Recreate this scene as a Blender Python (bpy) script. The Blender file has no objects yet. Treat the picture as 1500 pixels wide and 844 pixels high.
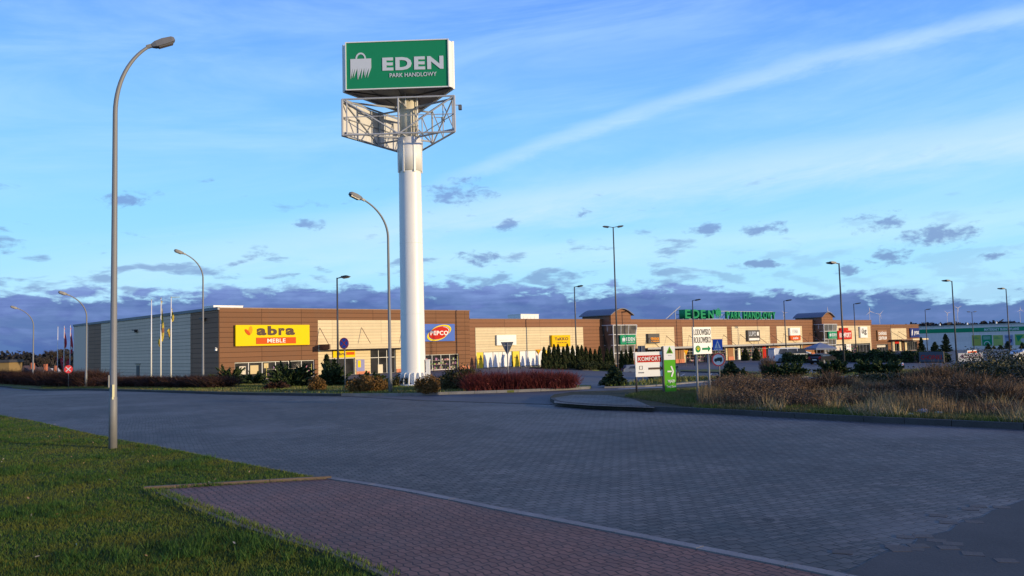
import bpy, bmesh, math, random
import numpy as np
from mathutils import Vector, Matrix
from mathutils.geometry import delaunay_2d_cdt

random.seed(7); RNG = np.random.default_rng(7)
scene = bpy.context.scene
COL = scene.collection
R = math.radians

# ------------------------------------------------------------------ camera
F_PX, PITCH, ROLL, EYE = 1219.6, 0.06863, 0.02573, 2.3      # focal length in pixels of the 1500 px wide photo
cp, sp_, cr, sr = math.cos(PITCH), math.sin(PITCH), math.cos(ROLL), math.sin(ROLL)
FWD = Vector((0, cp, sp_)); _u = Vector((0, -sp_, cp)); _r = Vector((1, 0, 0))
RGT = cr * _r - sr * _u; UP = sr * _r + cr * _u
cam_d = bpy.data.cameras.new('camera'); cam = bpy.data.objects.new('camera', cam_d); COL.objects.link(cam)
cam_d.sensor_width = 36; cam_d.lens = 36 * F_PX / 1500; cam_d.clip_start = 0.1; cam_d.clip_end = 12000
M = Matrix((RGT, UP, -FWD)).transposed().to_4x4(); M.translation = Vector((0, 0, EYE)); cam.matrix_world = M
scene.camera = cam

# ------------------------------------------------------------------ world
SUN_EL, SUN_AZ = R(6.5), math.atan2(0.893, -0.45)       # azimuth clockwise from +Y
w = bpy.data.worlds.new('World'); scene.world = w; w.use_nodes = True
nt = w.node_tree; nt.nodes.clear()
def N(t, **k):
    n = nt.nodes.new(t)
    for a, b in k.items(): setattr(n, a, b)
    return n
def setin(sock, v):
    if isinstance(v, bpy.types.NodeSocket): nt.links.new(v, sock)
    elif v is not None: sock.default_value = v
def MA(op, a, b=None, c=None, clamp=False):
    n = N('ShaderNodeMath', operation=op); n.use_clamp = clamp
    for i, v in enumerate((a, b, c)):
        if v is not None: setin(n.inputs[i], v)
    return n.outputs[0]
def SS(v, lo, hi):          # smoothstep
    n = N('ShaderNodeMapRange', interpolation_type='SMOOTHSTEP'); setin(n.inputs[0], v)
    for i, x in zip((1, 2, 3, 4), (lo, hi, 0, 1)): setin(n.inputs[i], x)
    return n.outputs[0]
def MIX(f, a, b, mode='MIX'):
    n = N('ShaderNodeMix', data_type='RGBA', blend_type=mode); n.clamp_factor = True
    setin(n.inputs[0], f)
    for s, v in ((n.inputs[6], a), (n.inputs[7], b)):
        setin(s, (*v, 1) if isinstance(v, tuple) and len(v) == 3 else v)
    return n.outputs[2]
def NOISE(vec, scale, detail=4, rough=.55, dist=0.):
    n = N('ShaderNodeTexNoise'); setin(n.inputs['Vector'], vec); n.inputs['Scale'].default_value = scale
    n.inputs['Detail'].default_value = detail; n.inputs['Roughness'].default_value = rough; n.inputs['Distortion'].default_value = dist
    return n.outputs[0]
def CXYZ(x, y, z=0.):
    n = N('ShaderNodeCombineXYZ'); setin(n.inputs[0], x); setin(n.inputs[1], y); setin(n.inputs[2], z); return n.outputs[0]
def RAMP(f, pts):
    n = N('ShaderNodeValToRGB'); setin(n.inputs[0], f); e = n.color_ramp.elements
    while len(e) < len(pts): e.new(.5)
    for q, (p_, c) in zip(e, pts): q.position = p_; q.color = (*c, 1)
    return n.outputs[0]
def lin(r, g, b):
    f = lambda c: (c / 255 / 12.92) if c <= 10 else ((c / 255 + .055) / 1.055) ** 2.4
    return (f(r), f(g), f(b))

tc = N('ShaderNodeTexCoord'); sep = N('ShaderNodeSeparateXYZ'); nt.links.new(tc.outputs['Generated'], sep.inputs[0])
X, Y, Z = sep.outputs
az = MA('MULTIPLY', MA('ARCTAN2', X, Y), 57.2958)
el = MA('MULTIPLY', MA('ARCSINE', Z), 57.2958)
skyt = N('ShaderNodeTexSky', sky_type='NISHITA'); skyt.sun_disc = False; skyt.sun_elevation = SUN_EL; skyt.sun_rotation = SUN_AZ
skyt.altitude = 50; skyt.air_density = 1.0; skyt.dust_density = 0.6; skyt.ozone_density = 2.5
# clear air: the sky texture, tinted by altitude of the air column
eln = MA('DIVIDE', el, 90, clamp=True)
grad = RAMP(eln, [(0, lin(186, 230, 252)), (.045, lin(172, 229, 254)), (.10, lin(152, 218, 255)), (.17, lin(132, 198, 255)), (.25, lin(104, 164, 250)), (.42, lin(92, 122, 212)), (1, lin(92, 108, 186))])
gsc = MIX(1.0, grad, (10.6, 11.0, 11.4), 'MULTIPLY')
clear = MIX(.08, gsc, skyt.outputs[0])
# low sun glow: the sky behind the viewer, on the sun's side, is pale and warm
sdot = N('ShaderNodeVectorMath', operation='DOT_PRODUCT'); nt.links.new(tc.outputs['Generated'], sdot.inputs[0]); sdot.inputs[1].default_value = (math.sin(SUN_AZ), math.cos(SUN_AZ), 0)
glow = MA('MULTIPLY', SS(sdot.outputs['Value'], .35, 1.0), MA('SUBTRACT', 1, SS(el, 4, 38)))
clear = MIX(MA('MULTIPLY', glow, .8), clear, (11., 7.6, 4.9))
# darker to the right and upwards
azf = SS(az, -25, 45)
clear = MIX(MA('MULTIPLY', azf, SS(el, 6, 24)), clear, MIX(1.0, clear, (.84, .86, .98), 'MULTIPLY'))
# high cirrus veil, drawn out along a tilted direction
tilt = MA('SUBTRACT', el, MA('MULTIPLY', az, .10))
cn = NOISE(CXYZ(MA('MULTIPLY', az, .028), MA('MULTIPLY', tilt, .16), 3.1), 1.5, 6, .62, .6)
cn2 = NOISE(CXYZ(MA('MULTIPLY', az, .12), MA('MULTIPLY', tilt, .55), 8.7), 1.3, 6, .65, .4)
fine = MA('MULTIPLY_ADD', MA('SUBTRACT', cn2, .5), .12, cn)
veil = MA('MULTIPLY', SS(fine, .34, .80), .36)
clear = MIX(veil, clear, (6.0, 8.8, 11.))
# two long bands: a spread contrail rising to the right and a broad pale band beneath it
def band(c0, slope, curve, wd, soft, amt, col):
    global clear
    line = MA('ADD', MA('MULTIPLY_ADD', az, slope, c0), MA('MULTIPLY', MA('MULTIPLY', az, az), curve))
    d = MA('ABSOLUTE', MA('SUBTRACT', MA('ADD', el, MA('MULTIPLY', MA('SUBTRACT', cn2, .5), soft)), line))
    m = MA('MULTIPLY', MA('SUBTRACT', 1, SS(d, 0, wd)), MA('MULTIPLY_ADD', cn2, .9, .25))
    m = MA('MULTIPLY', m, SS(az, -12 if soft < 2 else -38, 2))
    clear = MIX(MA('MULTIPLY', m, amt, clamp=True), clear, col)
band(12.75, .335, -.0051, .90, 1.3, .52, (6.8, 9.0, 11.))
band(9.3, .125, -.0018, 2.4, 2.2, .80, (6.8, 8.9, 10.2))
band(6.2, .02, .0, 1.6, 2.1, .5, (6.4, 9.2, 10.2))
# small purple cloudlets between 3 and 12 degrees
lv = CXYZ(MA('MULTIPLY', az, .16), MA('MULTIPLY', el, .50), 1.7)
l1 = NOISE(lv, 2.1, 5, .55, .25)
dens = MA('MULTIPLY_ADD', SS(el, 3.0, 9.5), .17, .47)
dens = MA('ADD', dens, MA('MULTIPLY', SS(el, 10, 14), .3))
lm = MA('MULTIPLY', SS(MA('SUBTRACT', l1, dens), -.02, .12), .60)
clcol = MIX(SS(el, 3, 11), lin(104, 124, 184), lin(116, 146, 210))
clcol = MIX(1.0, clcol, (10., 10., 10.), 'MULTIPLY')
lm = MA('MULTIPLY', lm, MA('SUBTRACT', 1, MA('MULTIPLY', SS(az, 8, 20), .7)))
e1 = NOISE(CXYZ(MA('MULTIPLY', az, .55), MA('MULTIPLY', el, 1.1), 2.2), 1.6, 5, .6, .2)
for ca, ce, ra, re_ in ((-3.6, 10.6, 2.3, .95), (24., 7.1, 2.2, .7), (27.4, 6.1, 2.6, .75), (24.4, 4.9, 1.7, .9), (17., 4.9, 1.5, .4), (30.3, 4.6, 1.5, .4), (13.4, 7.4, 1.2, .45), (16.8, 7.2, 1.7, .5), (.0, 8.3, 1.1, .5), (5.2, 8.9, 1.0, .4), (22., 4.2, .9, .6), (-25., 9.6, 1.6, .5), (-13.8, 8.4, 1.3, .5), (-2.2, 6.1, 1.6, .7)):
    dx = MA('DIVIDE', MA('SUBTRACT', az, ca), ra); dy = MA('DIVIDE', MA('SUBTRACT', el, ce), re_)
    rr_ = MA('SQRT', MA('ADD', MA('MULTIPLY', dx, dx), MA('MULTIPLY', dy, dy)))
    lm = MA('MAXIMUM', lm, MA('MULTIPLY', SS(MA('SUBTRACT', MA('MULTIPLY_ADD', MA('SUBTRACT', e1, .5), 3.2, .85), rr_), -.1, .7), .72))
sky1 = MIX(lm, clear, clcol)
# the long dark bank low over the horizon, with lumpy tops and thin bright seams
b1 = NOISE(CXYZ(MA('MULTIPLY', az, .22), MA('MULTIPLY', el, .6), 5.3), 1.6, 6, .60, .2)
b2 = NOISE(CXYZ(MA('MULTIPLY', az, .05), MA('MULTIPLY', el, .9), 9.9), 1.4, 5, .6, .3)
top = MA('ADD', MA('ADD', MA('MULTIPLY_ADD', az, -.028, 3.85), MA('MULTIPLY', MA('MULTIPLY', az, az), -.0009)), MA('MULTIPLY', MA('SUBTRACT', b1, .5), 4.4))
bm_ = SS(MA('SUBTRACT', top, el), -.2, .42)
bcol = RAMP(MA('MULTIPLY_ADD', MA('SUBTRACT', MA('MULTIPLY_ADD', b1, .5, MA('MULTIPLY', b2, .5)), .5), 2.4, MA('DIVIDE', el, 7)), [(0, lin(72, 102, 168)), (.28, lin(84, 108, 172)), (.55, lin(104, 126, 192)), (.8, lin(122, 146, 210)), (1, lin(138, 170, 224))])
bcol = MIX(1.0, bcol, (10., 10., 10.), 'MULTIPLY')
sky2 = MIX(MA('MULTIPLY', bm_, .90), sky1, bcol)
sky2 = MIX(SS(el, -6, -.5), (.6, .75, 1.1), sky2)
bg = N('ShaderNodeBackground'); nt.links.new(sky2, bg.inputs[0]); bg.inputs[1].default_value = 0.1
out = N('ShaderNodeOutputWorld'); nt.links.new(bg.outputs[0], out.inputs[0])
w.cycles.sampling_method = 'MANUAL'; w.cycles.sample_map_resolution = 512

# ------------------------------------------------------------------ sun, exposure
sd = bpy.data.lights.new('sun', 'SUN'); sun = bpy.data.objects.new('sun', sd); COL.objects.link(sun)
sd.energy = 4.4; sd.angle = R(0.53); sd.color = (1.0, .79, .50)
sdir = Vector((math.sin(SUN_AZ) * math.cos(SUN_EL), math.cos(SUN_AZ) * math.cos(SUN_EL), math.sin(SUN_EL)))
sun.rotation_euler = sdir.to_track_quat('Z', 'Y').to_euler()
vs = scene.view_settings
vs.view_transform = 'Standard'; vs.look = 'None'; vs.gamma = 1; vs.use_curve_mapping = False; vs.exposure = 0.0
scene.cycles.max_bounces = 4; scene.cycles.diffuse_bounces = 2; scene.cycles.glossy_bounces = 2; scene.cycles.transparent_max_bounces = 6
scene.cycles.use_denoising = True

# ------------------------------------------------------------------ layout helpers
def S(v, a, b):
    t = min(1, max(0, (v - a) / (b - a))); return t * t * (3 - 2 * t)
def g(x, y):
    """height of the natural ground / paved surface"""
    r = math.hypot(x, y)
    z = -S(y, 45, 70) * (0.25 + 0.65 * S(x, -2, 14))
    z -= 0.35 * S(-x, 28, 42) * S(y, 50, 78)
    z -= 0.75 * math.exp(-((x - 15.5) ** 2 / 20 + (y - 95.5) ** 2 / 12))
    z -= 2.6 * S(r, 185, 270)
    z -= 5.0 * S(-x, 50, 130) * S(r, 130, 300)
    return z
def ray(px, py):
    return FWD + RGT * ((px - 750) / F_PX) - UP * ((py - 422) / F_PX)
def at(px, py, Y):
    d = ray(px, py); t = Y / d.y
    return Vector((t * d.x, Y, EYE + t * d.z))
def gp(px, py, dz=0.):
    d = ray(px, py); z = 0.
    for _ in range(40):
        t = (z + dz - EYE) / d.z
        if t < 0 or t > 4000: t = 4000
        z = .5 * z + .5 * g(t * d.x, t * d.y)
    return Vector((t * d.x, t * d.y, z + dz))
CORNER = Vector((-26.624, 75.493)); TH = 0.74262
FD = Vector((math.cos(TH), math.sin(TH))); ID = Vector((-math.sin(TH), math.cos(TH)))   # along the front, into the building

# ------------------------------------------------------------------ object helpers
def tag(o, label=None, cat=None, group=None, kind=None):
    if label: o['label'] = label
    if cat: o['category'] = cat
    if group: o['group'] = group
    if kind: o['kind'] = kind
    return o
def empty(name, loc=(0, 0, 0), rz=0., label=None, cat=None, group=None, kind=None):
    o = bpy.data.objects.new(name, None); o.empty_display_size = .2; COL.objects.link(o)
    o.location = loc; o.rotation_euler = (0, 0, rz)
    return tag(o, label, cat, group, kind)
def copy_tree(o, parent=None):
    c = o.copy(); COL.objects.link(c); c.parent = parent
    for ch in [q for q in bpy.data.objects if q.parent == o]: copy_tree(ch, c)
    return c
class MB:
    def __init__(s): s.v = []; s.f = []; s.m = []; s.mi = 0; s.sm = []
    def face(s, pts, smooth=False):
        b = len(s.v); s.v += [tuple(p) for p in pts]; s.f.append(tuple(range(b, b + len(pts)))); s.m.append(s.mi); s.sm.append(smooth)
    def box(s, x0, x1, y0, y1, z0, z1, mat=None):
        p = [Vector((x, y, z)) for z in (z0, z1) for x, y in ((x0, y0), (x1, y0), (x1, y1), (x0, y1))]
        if mat is not None: p = [mat @ q for q in p]
        b = len(s.v); s.v += [tuple(q) for q in p]
        for f in ((3, 2, 1, 0), (4, 5, 6, 7), (0, 1, 5, 4), (1, 2, 6, 5), (2, 3, 7, 6), (3, 0, 4, 7)):
            s.f.append(tuple(b + i for i in f)); s.m.append(s.mi); s.sm.append(False)
        return s
    def tube(s, pts, rad, n=10, cap=True):
        pts = [Vector(p) for p in pts]
        if not hasattr(rad, '__len__'): rad = [rad] * len(pts)
        b = len(s.v); prev = None
        for i, p in enumerate(pts):
            t = (pts[min(i + 1, len(pts) - 1)] - pts[max(i - 1, 0)]).normalized()
            a = prev if prev is not None else (Vector((1, 0, 0)) if abs(t.x) < .9 else Vector((0, 1, 0)))
            a = (a - t * a.dot(t)).normalized(); prev = a; c = t.cross(a)
            for k in range(n):
                q = p + (a * math.cos(2 * math.pi * k / n) + c * math.sin(2 * math.pi * k / n)) * rad[i]
                s.v.append(tuple(q))
        for i in range(len(pts) - 1):
            for k in range(n):
                k2 = (k + 1) % n
                s.f.append((b + i * n + k, b + i * n + k2, b + (i + 1) * n + k2, b + (i + 1) * n + k)); s.m.append(s.mi); s.sm.append(n > 6)
        if cap:
            s.f.append(tuple(b + k for k in reversed(range(n)))); s.m.append(s.mi); s.sm.append(False)
            e = b + (len(pts) - 1) * n
            s.f.append(tuple(e + k for k in range(n))); s.m.append(s.mi); s.sm.append(False)
        return s
    def prism(s, poly, y0, y1, mat=None):
        """polygon in the local xz plane, extruded from y0 to y1"""
        A = [Vector((x, y0, z)) for x, z in poly]; B = [Vector((x, y1, z)) for x, z in poly]
        if mat is not None: A = [mat @ q for q in A]; B = [mat @ q for q in B]
        n = len(poly); s.face(A); s.face(list(reversed(B)))
        for i in range(n):
            j = (i + 1) % n; s.face([A[j], A[i], B[i], B[j]])
        return s
    def build(s, name, mats, parent=None, bevel=0.):
        me = bpy.data.meshes.new(name); me.from_pydata(s.v, [], s.f)
        if not isinstance(mats, (list, tuple)): mats = [mats]
        for m in mats: me.materials.append(m)
        me.polygons.foreach_set('material_index', s.m); me.polygons.foreach_set('use_smooth', s.sm)
        bm = bmesh.new(); bm.from_mesh(me)
        if bevel: bmesh.ops.remove_doubles(bm, verts=bm.verts, dist=1e-5)
        bmesh.ops.recalc_face_normals(bm, faces=bm.faces)
        if bevel: bmesh.ops.bevel(bm, geom=bm.edges[:], offset=bevel, segments=2, affect='EDGES', clamp_overlap=True)
        bm.to_mesh(me); bm.free()
        o = bpy.data.objects.new(name, me); COL.objects.link(o); o.parent = parent
        return o
def np_mesh(name, V, k, mat, parent=None, smooth=False):
    """V: (n*k,3) array, consecutive k vertices form a face"""
    n = len(V) // k; me = bpy.data.meshes.new(name)
    me.vertices.add(n * k); me.vertices.foreach_set('co', np.ascontiguousarray(V, dtype=np.float32).ravel())
    me.loops.add(n * k); me.loops.foreach_set('vertex_index', np.arange(n * k, dtype=np.int32))
    me.polygons.add(n); me.polygons.foreach_set('loop_start', np.arange(n, dtype=np.int32) * k)
    me.polygons.foreach_set('loop_total', np.full(n, k, dtype=np.int32))
    me.update(); me.validate()
    me.materials.append(mat)
    o = bpy.data.objects.new(name, me); COL.objects.link(o); o.parent = parent
    return o

# ------------------------------------------------------------------ material helpers
def begin(name):
    global nt
    m = bpy.data.materials.new(name); m.use_nodes = True; nt = m.node_tree; nt.nodes.clear()
    o = N('ShaderNodeOutputMaterial'); p = N('ShaderNodeBsdfPrincipled'); nt.links.new(p.outputs[0], o.inputs[0])
    return m, p
def OBJ(kind='Object'):
    return N('ShaderNodeTexCoord').outputs[kind]
def BUMP(h, dist=.01, strength=.5):
    n = N('ShaderNodeBump'); n.inputs['Strength'].default_value = strength; n.inputs['Distance'].default_value = dist
    setin(n.inputs['Height'], h); return n.outputs[0]
def plain(name, col, rough=.5, metal=0., var=.12, scale=3., spec=None, dirt=0.):
    m, p = begin(name); c = OBJ()
    n = NOISE(c, scale, 5, .6); f = MA('MULTIPLY_ADD', MA('SUBTRACT', n, .5), var * 2, 1.0)
    base = MIX(1.0, (*col, 1), CXYZ(f, f, f), 'MULTIPLY')
    if dirt:
        sx = N('ShaderNodeSeparateXYZ'); nt.links.new(c, sx.inputs[0])
        st = NOISE(CXYZ(MA('MULTIPLY', sx.outputs[0], 5), MA('MULTIPLY', sx.outputs[1], 5), MA('MULTIPLY', sx.outputs[2], .5)), 1.2, 4, .6)
        base = MIX(MA('MULTIPLY', SS(st, .5, .75), dirt), base, (col[0] * .55, col[1] * .52, col[2] * .48, 1))
    setin(p.inputs['Base Color'], base)
    setin(p.inputs['Roughness'], MA('MULTIPLY_ADD', MA('SUBTRACT', n, .5), .25, rough, clamp=True))
    p.inputs['Metallic'].default_value = metal
    if spec is not None: p.inputs['Specular IOR Level'].default_value = spec
    return m
def cladding(name, col, row, panel, axis=0, rough=.65, joint=.35, jw=.035, off=0.):
    m, p = begin(name); sx = N('ShaderNodeSeparateXYZ'); nt.links.new(OBJ(), sx.inputs[0])
    h = sx.outputs[axis]; z = sx.outputs[2]
    vec = CXYZ(h, MA('ADD', z, off), 0.)
    br = N('ShaderNodeTexBrick'); br.offset = 0.; setin(br.inputs['Vector'], vec)
    br.inputs['Scale'].default_value = 1; br.inputs['Brick Width'].default_value = panel; br.inputs['Row Height'].default_value = row
    br.inputs['Mortar Size'].default_value = jw; br.inputs['Mortar Smooth'].default_value = .3; br.inputs['Bias'].default_value = 0
    br.inputs['Color1'].default_value = (*[c * .93 for c in col], 1); br.inputs['Color2'].default_value = (*[c * 1.06 for c in col], 1)
    br.inputs['Mortar'].default_value = (*[c * joint for c in col], 1)
    n = NOISE(CXYZ(MA('MULTIPLY', h, 1.2), MA('MULTIPLY', z, .35)), 1.3, 5, .6)
    f = MA('MULTIPLY_ADD', MA('SUBTRACT', n, .5), .28, 1.0)
    setin(p.inputs['Base Color'], MIX(1.0, br.outputs[0], CXYZ(f, f, f), 'MULTIPLY'))
    setin(p.inputs['Normal'], BUMP(MA('SUBTRACT', 1, br.outputs[1]), .02, .5))
    setin(p.inputs['Roughness'], MA('MULTIPLY_ADD', n, .25, rough - .12)); p.inputs['Specular IOR Level'].default_value = .2
    return m
def island_mat(name, cols, rough=.75, patch=None, pscale=.35, spec=.25):
    """leaf material: each leaf (mesh island) gets its own tone of the given colours"""
    m, p = begin(name); geo = N('ShaderNodeNewGeometry')
    rnd = geo.outputs['Random Per Island']; k = len(cols)
    base = RAMP(rnd, [(i / max(1, k - 1), c) for i, c in enumerate(cols)])
    if patch:
        n = NOISE(OBJ(), pscale, 4, .6)
        base = MIX(SS(n, .42, .62), base, MIX(.75, base, (*patch, 1)))
    setin(p.inputs['Base Color'], base); p.inputs['Roughness'].default_value = rough
    p.inputs['Specular IOR Level'].default_value = spec
    return m
def paver(name, cols, ang, bw=.2, rh=.165, zig=.03, patches=True):
    m, p = begin(name)
    mp = N('ShaderNodeMapping'); mp.inputs['Rotation'].default_value = (0, 0, ang); nt.links.new(OBJ(), mp.inputs[0])
    sx = N('ShaderNodeSeparateXYZ'); nt.links.new(mp.outputs[0], sx.inputs[0]); x, y, _ = sx.outputs
    # slight waviness of the laid rows
    wv = NOISE(mp.outputs[0], .45, 2, .5); y2 = MA('MULTIPLY_ADD', wv, .35, y); x2 = MA('MULTIPLY_ADD', wv, .22, x)
    tri = MA('PINGPONG', MA('ADD', x2, 500), bw / 2); y3 = MA('MULTIPLY_ADD', tri, zig / (bw / 2), y2)
    br = N('ShaderNodeTexBrick'); br.offset = .5; setin(br.inputs['Vector'], CXYZ(x2, y3, 0.))
    br.inputs['Scale'].default_value = 1; br.inputs['Brick Width'].default_value = bw; br.inputs['Row Height'].default_value = rh
    br.inputs['Mortar Size'].default_value = .011; br.inputs['Mortar Smooth'].default_value = .4
    br.inputs['Color1'].default_value = (*cols[0], 1); br.inputs['Color2'].default_value = (*cols[1], 1); br.inputs['Mortar'].default_value = (*cols[2], 1)
    big = NOISE(mp.outputs[0], .22, 5, .6); med = NOISE(mp.outputs[0], 1.6, 5, .65); fi = NOISE(mp.outputs[0], 45, 3, .6)
    f = MA('MULTIPLY_ADD', MA('SUBTRACT', big, .5), 1.7, 1.0); f = MA('MULTIPLY', f, MA('MULTIPLY_ADD', MA('SUBTRACT', med, .5), .65, 1.0))
    f = MA('MULTIPLY', f, MA('MULTIPLY_ADD', MA('SUBTRACT', fi, .5), .5, 1.0))
    base = MIX(1.0, br.outputs[0], CXYZ(f, f, f), 'MULTIPLY')
    h = MA('MULTIPLY_ADD', fi, .12, MA('SUBTRACT', 1, br.outputs[1]))
    if patches:      # tyre-worn darker strips and lost, sunken blocks
        st = NOISE(CXYZ(MA('MULTIPLY', x, .9), MA('MULTIPLY', y, .12)), .9, 4, .6)
        base = MIX(MA('MULTIPLY', SS(st, .5, .68), .35), base, (*[c * .55 for c in cols[0]], 1))
        vo = N('ShaderNodeTexVoronoi'); vo.inputs['Scale'].default_value = 1.15; nt.links.new(mp.outputs[0], vo.inputs[0])
        cut = MA('MULTIPLY', MA('LESS_THAN', vo.outputs['Distance'], .10), SS(med, .52, .58))
        base = MIX(MA('MULTIPLY', cut, .85), base, (*cols[2], 1)); h = MA('SUBTRACT', h, MA('MULTIPLY', cut, 2.0))
        # open joints: in worn areas the joints along one direction have lost their sand
        rowj = MA('SUBTRACT', 1, SS(MA('PINGPONG', MA('ADD', y3, 500), rh / 2), .004, .030))
        worn = MA('MULTIPLY', SS(NOISE(mp.outputs[0], .5, 5, .7), .42, .58), SS(NOISE(mp.outputs[0], 3.3, 3, .6), .38, .52))
        base = MIX(MA('MULTIPLY', MA('MULTIPLY', rowj, worn), .9), base, (*cols[2], 1))
        oil = MA('MULTIPLY', SS(NOISE(mp.outputs[0], .7, 5, .68), .60, .70), SS(NOISE(mp.outputs[0], .16, 3, .5), .45, .6))
        base = MIX(MA('MULTIPLY', oil, .65), base, (*[c * .35 for c in cols[0]], 1))
        # pale dusty veil between the wheel tracks
        base = MIX(MA('MULTIPLY', SS(NOISE(mp.outputs[0], .11, 4, .6), .5, .66), .35), base, (.16, .15, .145, 1))
    setin(p.inputs['Base Color'], base)
    setin(p.inputs['Normal'], BUMP(h, .012, .55))
    setin(p.inputs['Roughness'], MA('MULTIPLY_ADD', med, .25, .55)); p.inputs['Specular IOR Level'].default_value = .35
    return m
def asphalt(name, col, scale=1.0, rough=.75):
    m, p = begin(name); c = OBJ(); n = NOISE(c, .12 * scale, 6, .62); n2 = NOISE(c, 30, 3, .6); n3 = NOISE(c, 1.1, 4, .6)
    f = MA('MULTIPLY', MA('MULTIPLY_ADD', MA('SUBTRACT', n, .5), 1.1, 1.0), MA('MULTIPLY_ADD', MA('SUBTRACT', n2, .5), .6, 1.0))
    f = MA('MULTIPLY', f, MA('MULTIPLY_ADD', MA('SUBTRACT', n3, .5), .4, 1.0))
    setin(p.inputs['Base Color'], MIX(1.0, (*col, 1), CXYZ(f, f, f), 'MULTIPLY')); p.inputs['Roughness'].default_value = rough
    setin(p.inputs['Normal'], BUMP(n2, .006, .5)); p.inputs['Specular IOR Level'].default_value = .3
    return m
def soil(name, a, b, c3, scale=.6):
    m, p = begin(name); c = OBJ(); n = NOISE(c, scale, 6, .65); n2 = NOISE(c, 14, 4, .7)
    base = RAMP(MA('MULTIPLY_ADD', MA('SUBTRACT', n2, .5), .7, n), [(.3, a), (.5, b), (.68, c3)])
    setin(p.inputs['Base Color'], base); p.inputs['Roughness'].default_value = .9; p.inputs['Specular IOR Level'].default_value = .15
    setin(p.inputs['Normal'], BUMP(n2, .03, .6)); return m
def glassy(name, col, rough=.06):
    m, p = begin(name); n = NOISE(OBJ(), .7, 2, .5)
    setin(p.inputs['Base Color'], MIX(SS(n, .4, .65), (*[c * .6 for c in col], 1), (*[min(1, c * 1.5) for c in col], 1)))
    p.inputs['Roughness'].default_value = rough; p.inputs['Specular IOR Level'].default_value = .5
    setin(p.inputs['Normal'], BUMP(NOISE(OBJ(), 1.6, 2, .5), .01, .12)); return m

m_galv = plain('galvanised_steel', (.20, .20, .20), .6, .2, .15, 6)
m_darksteel = plain('dark_steel', (.07, .07, .075), .5, .3, .15, 6)
m_lamp = plain('lamp_housing', (.15, .15, .15), .5, .2, .12, 8)
m_lens = plain('lamp_lens', (.12, .12, .13), .15, 0, .05, 5)
m_white = plain('white_paint', (.78, .77, .74), .4, 0, .05, .6, dirt=.12)
m_whitep = plain('white_pole_paint', (.74, .73, .70), .45, 0, .06, 3)
m_board = plain('white_board', (.80, .79, .74), .5, 0, .03, 2)
m_greysheet = plain('grey_sheet', (.42, .43, .45), .5, 0, .12, 1.5, dirt=.3)
m_panelw = plain('pale_grey_sheet', (.62, .61, .60), .5, 0, .1, 1.2, dirt=.3)
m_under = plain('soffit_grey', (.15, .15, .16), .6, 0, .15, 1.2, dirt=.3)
m_green = plain('sign_green', (.012, .24, .11), .65, 0, .04, 1, spec=.12)
m_silver = plain('sign_lettering_silver', (.58, .62, .66), .4, 0, .04, 3)
m_lgreen = plain('letter_green', (.015, .24, .10), .65, 0, .08, 2, spec=.12)
m_limegreen = plain('lime_green', (.10, .42, .02), .65, 0, .05, 3, spec=.12)
m_yellow = plain('sign_yellow', (.80, .58, .004), .65, 0, .03, 2, spec=.12)
m_takko = plain('amber_yellow', (.76, .47, .004), .65, 0, .03, 2, spec=.12)
m_orange = plain('sign_orange', (.60, .09, .012), .65, 0, .04, 2, spec=.12)
m_leafy = plain('logo_leaf_amber', (.80, .30, .01), .6, 0, .04, 2, spec=.12)
m_red = plain('sign_red', (.50, .02, .01), .65, 0, .05, 2, spec=.12)
m_pblue = plain('sign_blue', (.08, .16, .50), .65, 0, .04, 2, spec=.12)
m_navy = plain('sign_navy', (.015, .03, .16), .65, 0, .05, 2, spec=.12)
m_tblue = plain('traffic_blue', (.03, .10, .50), .4, 0, .05, 4)
m_tred = plain('traffic_red', (.70, .05, .05), .4, 0, .05, 4)
m_black = plain('black_print', (.015, .015, .015), .5, 0, .1, 3)
m_brownlet = plain('logo_brown', (.10, .065, .05), .65, 0, .1, 3, spec=.12)
m_charcoal = plain('charcoal_panel', (.06, .055, .05), .5, 0, .1, 3)
m_amber = plain('amber_letters', (.85, .32, .02), .65, 0, .1, 3, spec=.12)
m_signback = plain('sign_back', (.055, .07, .10), .6, .1, .15, 5)
m_frame = plain('window_frame_white', (.62, .62, .60), .45, 0, .06, 4)
m_frameg = plain('window_frame_grey', (.34, .34, .33), .45, .2, .06, 4)
m_glass = glassy('shop_glass', (.022, .022, .024)); m_glass2 = glassy('tower_glass', (.10, .09, .075), .12)
m_brown = cladding('brown_cladding', (.195, .090, .042), .46, 4.1, 0, joint=.42, jw=.028)
m_brown2 = cladding('orange_brown_cladding', (.240, .110, .055), .46, 5.8, 0, joint=.45, jw=.028, off=.1)
m_cream = cladding('cream_cladding', (.67, .55, .34), .31, 5.8, 0, joint=.62, jw=.020)
m_sidelight = cladding('light_grey_cladding', (.70, .525, .375), .34, 90, 1, joint=.5, jw=.028)
m_sidedark = cladding('dark_brown_cladding', (.27, .145, .085), .46, 6.1, 1, joint=.4, jw=.03)
m_sideplain = plain('plain_grey_panel', (.60, .46, .36), .55, 0, .08, .8)
m_trim = plain('dark_trim', (.06, .055, .06), .5, .2, .1, 3)
m_trimb = plain('brown_trim', (.16, .075, .045), .5, 0, .1, 3)
m_plinth = plain('orange_plinth', (.52, .16, .07), .6, 0, .12, 2)
m_brownpier = plain('brown_pier', (.27, .115, .035), .5, 0, .15, 2)
m_roof = plain('roof_sheet', (.13, .14, .17), .5, .3, .15, 1)
m_curtain = plain('white_window_film', (.80, .79, .76), .6, 0, .04, 2, dirt=.15)
m_fold = plain('curtain_fold_grey', (.60, .61, .64), .6, 0, .05, 2)
m_ypanel = plain('yellow_window_panel', (.80, .56, .01), .5, 0, .04, 2)
m_concrete = asphalt('kerb_concrete', (.20, .19, .18), 8, .85)
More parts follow.
